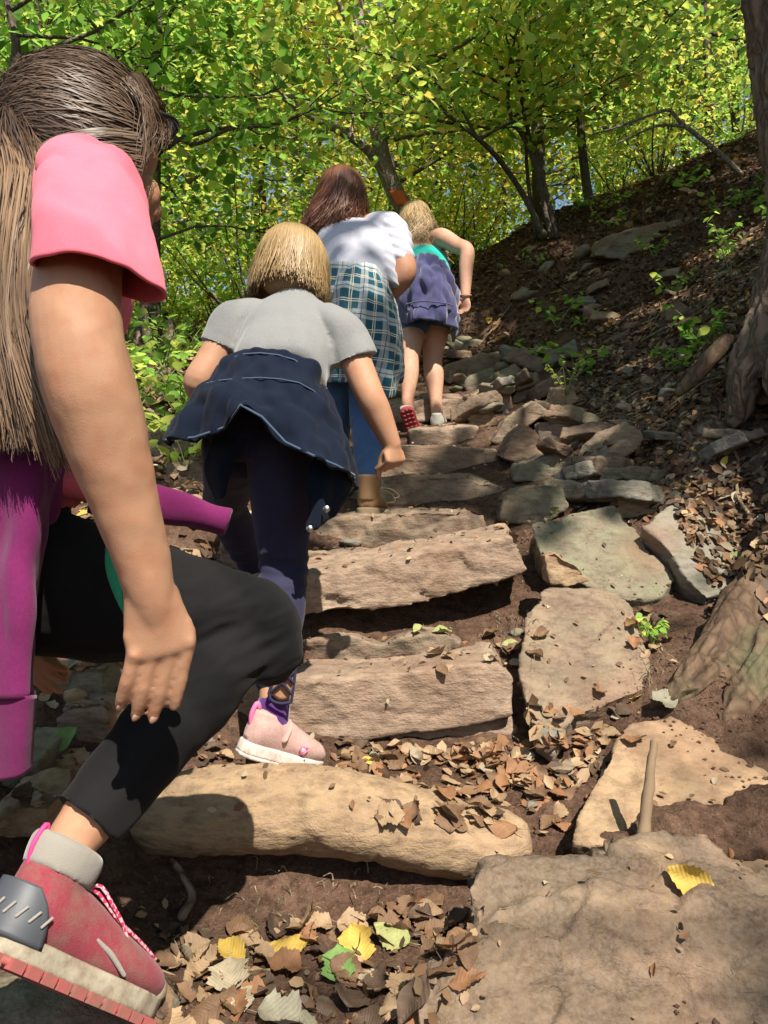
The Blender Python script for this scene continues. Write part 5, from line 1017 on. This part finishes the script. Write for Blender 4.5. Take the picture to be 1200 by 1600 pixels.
for (x0, x1, y0, y1, n, s0, s1_, lab) in [(790, 845, 700, 800, 9, .03, .07, 'small stone packed at the right end of the shaded steps'), (700, 800, 560, 660, 14, .05, .12, 'stone in the jumble beside the upper path'), (860, 1000, 640, 770, 14, .03, .08, 'small stone lying in litter by the slates'),
    (400, 560, 850, 900, 5, .03, .06, 'stone filling the gap behind the tilted slab'), (100, 330, 1030, 1230, 14, .02, .05, 'small stone among leaves left of the steps'), (230, 340, 560, 780, 16, .04, .10, 'stone half buried in the left bank'), (760, 840, 960, 1030, 6, .02, .04, 'stone chip in the dark recess end'), (820, 900, 1160, 1290, 5, .02, .04, 'stone chip in the leaf-filled hollow'), (950, 1190, 430, 640, 16, .03, .10, 'stone half buried in the dark bank'), (760, 930, 380, 530, 10, .06, .14, 'stone on the bank under the crest')]:
    for _ in range(n):
        q = pix_xy(gen.uniform(x0, x1), gen.uniform(y0, y1)); cobble(q.x, q.y+.02, gen.uniform(s0, s1_), lab, lab.replace('small stone', 'small stones').replace('stone ', 'stones ', 1))
# overlapping angular slabs beside the upper steps
def slab_mesh(seed):
    g = np.random.default_rng(seed+90); k = g.integers(5, 8); a = np.sort(g.uniform(0, 6.28, k)+np.arange(k)*.01); b = MB()
    b.prism([Vector((math.cos(t)*g.uniform(.75, 1.1), math.sin(t)*g.uniform(.5, .8), -.16+.05*math.cos(t))) for t in np.linspace(0, 6.28*(1-1/k), k)+g.normal(0, .12, k)], Vector((g.normal(0, .08), g.normal(0, .08), .34)))
    me = b.remesh('slab', .045, 1); c = getco(me); n = getno(me); d = []
    for q in c:
        _, pp = noise.voronoi(Vector(q)*1.6+Vector((seed*3.3, 0, 0))); nc = noise.cell_vector(pp[0]*5.1)-Vector((.5, .5, .5)); d.append((Vector(q)*1.6+Vector((seed*3.3, 0, 0))-pp[0]).dot(nc)*.10+noise.fractal(Vector(q)*6, 1, 2, 3)*.02)
    setco(me, c+n*np.array(d)[:, None]); me.polygons.foreach_set('use_smooth', [True]*len(me.polygons)); return me
slabs = [slab_mesh(i) for i in range(6)]; slabv = {}
for m_ in ('grey', 'brown', 'slate', 'umber'):
    slabv[m_] = []
    for q in slabs: q2 = q.copy(); q2.materials.append(M[m_]); slabv[m_].append(q2)
for (px0, px1, py0, py1, n, s0, s1_, where) in [(790, 900, 560, 690, 15, .12, .22, 'heaped beside the upper steps'), (860, 990, 660, 790, 11, .09, .18, 'stepping down the bank beside the slates'), (690, 790, 540, 650, 8, .12, .2, 'bordering the upper path'), (900, 1080, 400, 540, 8, .08, .18, 'sticking out of the dark bank'), (1030, 1180, 640, 760, 5, .07, .13, 'lying below the leaning trunk')]:
    for _ in range(n):
        h = pix_xy(gen.uniform(px0, px1), gen.uniform(py0, py1)); p_, n_ = drop(h.x, h.y+.03); s = gen.uniform(s0, s1_); m_ = ('grey', 'brown', 'brown', 'slate', 'umber')[gen.integers(5)]
        if p_.z > at(h.x, h.y+.03)+.10: continue
        o = bpy.data.objects.new('angular_stone', slabv[m_][gen.integers(6)]); col.objects.link(o); o.location = p_+Vector((0, 0, s*.08)); o.scale = (s, s*gen.uniform(.7, 1), s*gen.uniform(.7, 1.3)); o.rotation_euler = (gen.normal(.25, .2), gen.normal(-.1, .2), gen.uniform(0, 6.3))
        hue = dict(grey='greenish grey', brown='brown', slate='slate grey', umber='dark brown')[m_]; tag(o, f'angular {hue} stone {where}', 'rock', f'{hue} angular stones {where}')
# fallen leaves
def leaf_shape(kind, curl, seed):
    g = np.random.default_rng(seed); n = 17; out = []
    for i in range(n):
        t = i/(n-1); 
        w_ = (math.sin(math.pi*t**.8)**.8)*(.34 if kind != 'maple' else .5)*(1+(.10 if i % 2 else -.05)*(kind != 'oval')*(0 < t < 1))
        if kind == 'maple': w_ *= 1.0+.24*math.sin(t*11)
        out.append((w_, t))
    V = []; Fq = []
    for k, (w_, t) in enumerate(out):
        for s_ in (-1, -.5, 0, .5, 1):
            x = w_*s_; z = curl*(abs(s_)**1.6)*w_*1.3+curl*.6*(t-.5)**2+.05*math.sin(7*t+3*s_+seed)*(.4+abs(s_))+g.normal(0, .008); V.append((x*(1-.25*abs(curl)), t-.5, z))
    for k in range(n-1):
        for j in range(4): a = k*5+j; Fq.append((a, a+1, a+6, a+5))
    b = MB(); b.v = V; b.f = Fq; b.tube([(0, -.5, 0, .012), (.02, -.62, .02, .01), (.05, -.75, .05, .008)], 4, None, caps=False)
    return b.mesh('leaf')
shapes = [leaf_shape(k, c, i) for i, (k, c) in enumerate([('oval', .15), ('tooth', .4), ('maple', .25), ('oval', .6), ('tooth', -.2), ('oval', -.35), ('maple', .45), ('tooth', .1)])]
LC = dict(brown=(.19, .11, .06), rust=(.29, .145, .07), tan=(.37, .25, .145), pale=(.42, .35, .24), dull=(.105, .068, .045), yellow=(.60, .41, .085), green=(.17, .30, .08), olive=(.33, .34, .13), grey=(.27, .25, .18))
def m_dry(nm, c):
    k = NT('dry_leaf_'+nm); p = k.n('TexCoord').outputs['Object']; n = k.noise(p, 4, 5, .6); s_ = k.n('SeparateXYZ', {0: p})
    vein = k.math('SINE', k.math('MULTIPLY', k.math('ADD', s_.outputs[1], k.math('MULTIPLY', k.math('ABSOLUTE', s_.outputs[0]), -.8)), 60))
    cc = k.mix(k.ramp(n, [(.35, (0, 0, 0)), (.7, (1, 1, 1))]), tuple(x*.72 for x in c), c); cc = k.mix(k.ramp(vein, [(.9, (0, 0, 0)), (1, (.3,)*3)]), cc, tuple(x*.55 for x in c))
    b_ = k.bsdf(cc, .65, k.bump(vein, .15, .02), .3); t = k.n('BsdfTranslucent', {'Color': cc}).outputs[0]
    return k.done(k.n('MixShader', {0: .15, 1: b_, 2: t}).outputs[0])
LM = {}
for nm, c in LC.items():
    mt = m_dry(nm, c); LM[nm] = []
    for s_ in shapes:
        q = s_.copy(); q.materials.append(mt); q.polygons.foreach_set('use_smooth', [True]*len(q.polygons)); LM[nm].append(q)
def put_leaf(pt, nrm, size, colr, shape, label, group=None, rz=None, tilt=.25, lift=.008):
    o = bpy.data.objects.new('fallen_leaf', LM[colr][shape]); col.objects.link(o); n = (Vector(nrm)+Vector(gen.normal(0, tilt, 3))).normalized()
    q = n.to_track_quat('Z', 'Y').to_matrix().to_4x4()@Matrix.Rotation(gen.uniform(0, 6.28) if rz is None else rz, 4, 'Z')
    o.matrix_world = Matrix.Translation(Vector(pt)+Vector(nrm)*lift)@q@Matrix.Scale(size, 4); tag(o, label, 'leaf', group); return o
def pick(w_): ks = list(w_); p = np.array([w_[k] for k in ks], float); return ks[gen.choice(len(ks), p=p/p.sum())]
BR = dict(brown=4, rust=4, tan=5, pale=1.5, dull=2, grey=.5)
NOUN = dict(brown='brown', rust='rusty brown', tan='tan', pale='pale', dull='dull dark brown', grey='grey-green', yellow='yellow', olive='olive', green='green')
for (x0, x1, y0, y1, n, s0, s1_, wts, where) in [
    (560, 890, 1165, 1205, 50, .035, .065, BR, 'on the landing behind the log-shaped stone'), (690, 900, 1180, 1300, 42, .04, .075, BR, 'in the hollow between log-shaped stone and boulders'), (235, 660, 1440, 1640, 85, .035, .075, dict(tan=4, brown=5, rust=3, pale=1.2, dull=3, grey=.5), 'on the dirt below the log-shaped stone'), (600, 735, 1390, 1560, 34, .035, .062, dict(brown=4, rust=4, tan=2, dull=2), 'against the left side of the foreground boulder'),
    (760, 850, 930, 1060, 18, .03, .06, BR, 'in the crevice right of the overhanging slab'), (980, 1050, 960, 1030, 14, .03, .055, BR, 'between the slabs and the tree root'), (900, 1000, 1110, 1180, 12, .03, .06, BR, 'between the cracked slab and the stick boulder'), (-10, 230, 1060, 1300, 44, .03, .06, BR, 'among the stones left of the steps'), (270, 360, 1170, 1200, 10, .03, .05, BR, 'behind the left end of the log-shaped stone'), (650, 760, 985, 1030, 8, .03, .06, dict(brown=1, olive=1, tan=1), 'on the tread of the pinkish step block')]:
    for _ in range(n):
        h = pix_xy(gen.uniform(x0, x1), gen.uniform(y0, y1)); p, nn = drop(h.x, h.y+.01, h.z+.25); c_ = pick(wts)
        put_leaf(p, (nn+Vector((0, -.1, 1.0))).normalized(), gen.uniform(s0, s1_)*.98, c_, gen.integers(8), f'dry curled {NOUN[c_]} leaf lying {where}', f'{NOUN[c_]} leaves {where}', tilt=.26, lift=gen.uniform(.004, .012))
def special(px, py, size, c_, sh, lab, rz=None, tilt=.1, lift=.006, nrm=None):
    o = Vector((0, 0, CZ)); d = (P(px, py, 1)-o).normalized(); h = BV.ray_cast(o, d)
    if h[0] is not None: put_leaf(h[0], nrm or h[1], size, c_, sh, lab, None, rz, tilt, lift)
special(1075, 1372, .075, 'yellow', 1, 'curled yellow leaf resting on the large foreground boulder', 1.2, .1, .012)
special(530, 1515, .06, 'green', 2, 'fresh green lobed leaf on the dirt below the log-shaped stone', .2, .1, .02, (0, -.5, .85))
special(450, 1485, .07, 'yellow', 4, 'broad yellow leaf on the dirt beside the green lobed leaf', 1.7, .1, .018, (0, -.4, .9))
special(362, 1500, .065, 'yellow', 1, 'small yellow-green leaf nearest the red hiking shoe', .9, .15, .02, (0, -.4, .9))
special(553, 1475, .065, 'yellow', 6, 'folded upright yellow leaf behind the green lobed leaf', .3, .2, .03, (.2, -.8, .5))
special(612, 1470, .07, 'olive', 4, 'olive leaf right of the folded yellow leaf', 1.0, .1, .02, (0, -.4, .9))
special(360, 1535, .07, 'pale', 2, 'pale ragged leaf below the small yellow-green leaf', .5, .1, .02, (0, -.4, .9))
special(1152, 876, .08, 'olive', 0, 'large olive leaf lying on the pointed pale slab', 1.5, .05, .008)
special(992, 1086, .055, 'yellow', 0, 'narrow yellow leaf beside the cracked brown slab', 1.5, .1, .01)
special(1035, 1098, .065, 'grey', 2, 'pale green ragged leaf below the tree root', .6, .1, .012, (0, -.5, .8))
special(575, 1193, .035, 'yellow', 0, 'small bright yellow leaf by the toe of the pink shoe', 1.5, .1, .012, (0, -.6, .8))
special(648, 1180, .05, 'pale', 3, 'pale curled leaf standing against the low stone course', .3, .2, .02, (0, -.9, .4))
special(102, 1160, .065, 'green', 0, 'glossy green leaf on the stones under the bent knee', -.7, .1, .012, (0, -.6, .8))
special(1070, 760, .05, 'yellow', 4, 'yellow leaf beside the blocky rock', 1.4)
special(865, 795, .05, 'olive', 0, 'olive leaf at the top of the square greenish slab', 1.2)
special(800, 1010, .06, 'olive', 0, 'green-grey leaf at the crevice by the pinkish step', 1.4)
# loose litter nobody could count
def litter(name, label, n, region, s0, s1_, wts, lift=.004, dens=None):
    P_, N_, S_, C_ = [], [], [], []
    ks = list(wts); pw = np.array([wts[k] for k in ks], float); pw /= pw.sum()
    for _ in range(n):
        x, y = region()
        p, nn = drop(x, y, at(x, y)+.6) if y < 5 else (Vector((x, y, at(x, y)+.02)), Vector((0, 0, 1)))
        P_.append(list(p+nn*lift*gen.uniform(.5, 3))); N_.append(list(nn)); S_.append(gen.uniform(s0, s1_)); C_.append(np.array(LC[ks[gen.choice(len(ks), p=pw)]])*gen.uniform(.6, 1.2))
    P_, N_, S_, C_ = map(np.array, (P_, N_, S_, C_)); n = len(P_); up = N_+gen.normal(0, .42, (n, 3)); up /= np.linalg.norm(up, axis=1)[:, None]
    x = np.cross(up, gen.normal(size=(n, 3))); x /= np.linalg.norm(x, axis=1)[:, None]; y = np.cross(up, x)
    T = np.array([(0, -.5, .02), (-.3, -.15, .16), (-.26, .25, .12), (0, .55, -.02), (.26, .25, .14), (.3, -.15, .12), (0, .05, -.02)]); Fc = np.array([(6, 0, 5), (6, 5, 4), (6, 4, 3), (6, 3, 2), (6, 2, 1), (6, 1, 0)])
    V = P_[:, None]+S_[:, None, None]*(T[None, :, 0:1]*x[:, None]+T[None, :, 1:2]*y[:, None]+T[None, :, 2:3]*gen.uniform(-.5, 1.6, (n, 1, 1))*up[:, None])
    me = np_mesh(name, V.reshape(-1, 3), (Fc[None]+(np.arange(n)*7)[:, None, None]).reshape(-1, 3), np.repeat(C_, 7, axis=0)); o = link(name, me, M['dry'], smooth=False); tag(o, label, 'leaf litter', kind='stuff')
def reg_bank():
    while True:
        y = gen.uniform(1.7, 9.3); x = gen.uniform(.04 if y > 5.4 else .25, .62)*y
        if y > 5.4: return x, y
        if x > .5+.05*y and not (y < 2.7 and x < .95): return x, y
def reg_left():
    y = gen.uniform(1.95, 8); return -gen.uniform(.12, .6)*y-.05, y
def reg_path():
    y = gen.uniform(1.0, 4.5); return gen.uniform(-.45, .75), y
def reg_far():
    y = gen.uniform(6, 14); return gen.uniform(-.55, .55)*y, y
litter('leaf_litter', 'dry leaf litter covering the right bank, darkened to look shaded', 26000, reg_bank, .018, .052, dict(dull=8, brown=5, rust=.9, tan=1.3, pale=.4, yellow=.2, grey=.8))  # leaf colours weighted darker to stand in for the bank's shade
litter('leaf_litter', 'dry leaf litter covering the left bank', 9000, reg_left, .022, .06, dict(dull=5, brown=5, tan=2.5, pale=.8, yellow=.3, grey=1))
litter('leaf_litter', 'leaf crumbs strewn over the trail dirt', 900, reg_path, .006, .024, dict(dull=3, brown=5, tan=4, rust=2, pale=1))
litter('leaf_litter', 'leaf litter on the woodland floor', 5000, reg_far, .06, .13, dict(dull=4, brown=5, tan=3, yellow=.8, grey=1))
def reg_landing(): return gen.uniform(-.12, .52), gen.uniform(1.70, 1.86)
def reg_front(): return gen.uniform(-.46, .14), gen.uniform(1.02, 1.36)
litter('leaf_litter', 'broken brown leaves matted on the landing behind the log-shaped stone', 210, reg_landing, .02, .05, dict(brown=4, rust=4, tan=5, dull=2, pale=.6))
litter('leaf_litter', 'broken tan leaves matted on the dirt below the log-shaped stone', 200, reg_front, .012, .03, dict(brown=5, rust=2, tan=4, dull=4, pale=.8))
# clods of soil and gravel
def clods(name, label, n, region, s0, s1_, only=True):
    T = np.array([(1, 0, 0), (-1, 0, 0), (0, 1, 0), (0, -1, 0), (0, 0, 1), (0, 0, -1)], float); Fc = np.array([(0, 2, 4), (2, 1, 4), (1, 3, 4), (3, 0, 4), (2, 0, 5), (1, 2, 5), (3, 1, 5), (0, 3, 5)]); V = []; 
    for _ in range(n):
        x, y = region(); p, nn = drop(x, y, at(x, y)+.6)
        if only and p.z > at(x, y)+.05: continue
        s = gen.uniform(s0, s1_)*gen.uniform(.4, 1); V.append(np.array(p)+T*gen.uniform(.5, 1.1, (6, 1))*s*np.array([1, 1, .7]))
    n = len(V)
    tag(link(name, np_mesh(name, np.array(V).reshape(-1, 3), (Fc[None]+(np.arange(n)*6)[:, None, None]).reshape(-1, 3)), M['soil']), label, 'soil', kind='stuff')
clods('soil_crumbs', 'crumbs of reddish soil on the trail and ledges', 5200, lambda: (gen.uniform(-.7, 1.3), gen.uniform(1.0, 3.2)), .004, .013)
b = MB(); b.ell(P(1130, 1300, 1.42), ((.17, .0, -.012), (0, .06, .02), (0, 0, .030))); b.ell(P(1010, 1318, 1.385), ((.10, .0, .0), (0, .035, .01), (0, 0, .016))); b.ell(P(1230, 1270, 1.46), ((.12, .0, .0), (0, .07, .02), (0, 0, .035)))
me = b.remesh('soil_heap', .006, 2); c = getco(me); n_ = getno(me); setco(me, c+n_*np.array([noise.fractal(Vector(q)*26, .9, 2, 4)*.010 for q in c])[:, None]); tag(link('soil_heap', me, M['soil']), 'heaped loose reddish soil on the boulder behind the stick', 'soil', kind='stuff')
# twigs and rootlets
M['stickm'] = m_plain('weathered_stick', (.22, .155, .095), .9, .2, 0, .8, 120)
def twig(pts, r, label, mat='twig', name='twig', group=None, sub=14, n=7):
    b = MB(); b.tube(crom([(*p, r*(1-.4*i/max(1, len(pts)-1))) for i, p in enumerate(pts)], sub), n, None); me = b.mesh(name); c = getco(me); nn = getno(me)
    setco(me, c+nn*np.array([noise.noise(Vector(q)*60)*r*.25 for q in c])[:, None]); return tag(link(name, me, M[mat], None, True, Vector(pts[0])), label, 'stick', group)
twig([P(1004, 1332, 1.335), P(1008, 1280, 1.36), P(1015, 1220, 1.385), P(1022, 1160, 1.41)], .0125, 'thick pale stick leaning upright against the smooth boulder', 'stickm', 'stick', None, 16, 12)
twig([A(285, 1430, 1.36), A(300, 1400, 1.38), A(285, 1368, 1.41), A(270, 1345, 1.43)], .009, 'broken root stub in the dirt under the log-shaped stone', 'bark', 'root_stub')
for i in range(26):
    x, y = reg_bank(); a = gen.uniform(0, 6.28); L = gen.uniform(.1, .45); q = []
    for t in np.linspace(-1, 1, 4): p, nn = drop(x+math.cos(a)*L*t*.5, y+math.sin(a)*L*t*.5, at(x, y)+.7); q.append(p+Vector((0, 0, .012))+Vector(gen.normal(0, .01, 3)))
    twig(q, gen.uniform(.003, .009), 'dead twig lying in the litter of the right bank', 'twig', 'twig', 'twigs on the right bank', 8, 5)
for i in range(10):
    x, y = reg_left(); a = gen.uniform(0, 6.28); L = gen.uniform(.1, .4); q = []
    for t in np.linspace(-1, 1, 4): p, nn = drop(x+math.cos(a)*L*t*.5, y+math.sin(a)*L*t*.5, at(x, y)+.7); q.append(p+Vector((0, 0, .012)))
    twig(q, gen.uniform(.003, .008), 'dead twig lying on the left bank', 'twig', 'twig', 'twigs on the left bank', 8, 5)
twig([P(905, 545, 4.9), P(860, 548, 5.0), P(835, 540, 5.1)], .02, 'thin fallen log on the shaded bank', 'bark2', 'fallen_log')
pt = []
for px0, px1, py0, py1, n, L in ((880, 1000, 590, 660, 130, .13), (760, 850, 960, 1020, 60, .06), (1010, 1040, 960, 1090, 25, .10), (260, 620, 1360, 1460, 50, .05), (1000, 1190, 560, 720, 60, .12)):
    for _ in range(n):
        h = pix_xy(gen.uniform(px0, px1), gen.uniform(py0, py1)); d_ = np.r_[gen.normal(0, .6, 2), gen.uniform(.0, .7)]; d_ = unit(d_); c_ = np.array(h); l = L*gen.uniform(.4, 1.2)
        pt.append(crom([c_-V3(0, 0, .01), c_+d_*l*.5, c_+d_*l*.8+V3(*gen.normal(0, .2, 2), -.3)*l], 7))
tag(strands('rootlets', np.array(pt), .0013, M['twig'], None), 'fine dead rootlets and stalks sticking out of the soil', 'roots', kind='stuff')
# green plants
def plant(label, px, py, n, h, leaf, wts, group=None, spread=.5, lean=(0, 0), xy=None):
    base = pix_xy(px, py) if xy is None else Vector((xy[0], xy[1], at(*xy))); root = empty('plant', base, label, 'plant', group); b = MB(); pos = []
    for i in range(n):
        a = i*2.4+gen.uniform(0, 1); tip = np.array(base)+V3(math.cos(a)*spread*h+lean[0], math.sin(a)*spread*h+lean[1], h*gen.uniform(.6, 1.1)); mid = (np.array(base)+tip)/2+V3(*gen.normal(0, .03*h, 2), .12*h)
        q = crom([(*base, .0028), (*mid, .0022), (*tip, .0012)], 9); b.tube(q, 4, None, caps=False); pos += [p[:3] for p in q[3:]]+[q[-1][:3]]*2
    link('stem', b.mesh('stem'), m_stem, root); pos = np.array(pos)+gen.normal(0, leaf*.35, (len(pos), 3))
    link('foliage', leaves_mesh('foliage', pos, leaf*gen.uniform(.6, 1.2, len(pos)), palette(len(pos), wts), hi=True, flat=.4), M['leaf'], root, smooth=False)
m_stem = m_plain('green_stem', (.20, .24, .08), .7)
plant('wispy pale green sprig growing behind the sunlit rocks', 885, 618, 7, .22, .022, dict(lime=1), None, .45)
plant('upright weed with narrow leaves below the big trunk', 1145, 440, 2, .34, .05, dict(lime=3, green=2), None, .1, (-.08, 0))
plant('bright green leafy plant beside the denim jacket', 292, 735, 5, .20, .065, dict(lime=2, green=1), None, .7)
plant('yellow-green leafy plant low on the left bank', 248, 695, 6, .22, .06, dict(lime=2, green=1), None, .7)
plant('grass tuft beside the cracked brown slab', 1018, 1010, 6, .07, .02, dict(lime=1, green=2), None, .5)
for i in range(46):
    y = gen.uniform(3.6, 9); x = gen.uniform(.16 if i % 2 else .1, .58)*y+.15
    if x < .75: x += .5
    plant('low green seedling growing on the shaded bank', 0, 0, 4, gen.uniform(.08, .22), gen.uniform(.035, .07), dict(green=3, lime=1.3, deep=1), 'seedlings on the shaded bank', .8, xy=(x, y))
for i in range(44):
    y = gen.uniform(3.0, 7.5); x = -gen.uniform(.16, .56)*y-.05
    plant('low green seedling growing on the left bank', 0, 0, 5, gen.uniform(.1, .32), gen.uniform(.04, .08), dict(green=3, lime=2), 'seedlings on the left bank', .7, xy=(x, y))
for i in range(7):
    h = pix_xy(gen.uniform(205, 290), gen.uniform(520, 560)); b = MB(); hh = gen.uniform(.1, .25); b.tube([(h.x, h.y, h.z-.05, .05), (h.x+.02, h.y, h.z+hh*.6, .045), (h.x+.03, h.y, h.z+hh, .03)], 9, 8)
    tag(link('stump', wrinkle(b.mesh('stump'), .02, (20, 20, 8), i), M['bark'], None, True, h), 'small rotten stump on the left woodland floor', 'stump', 'rotten stumps on the left')
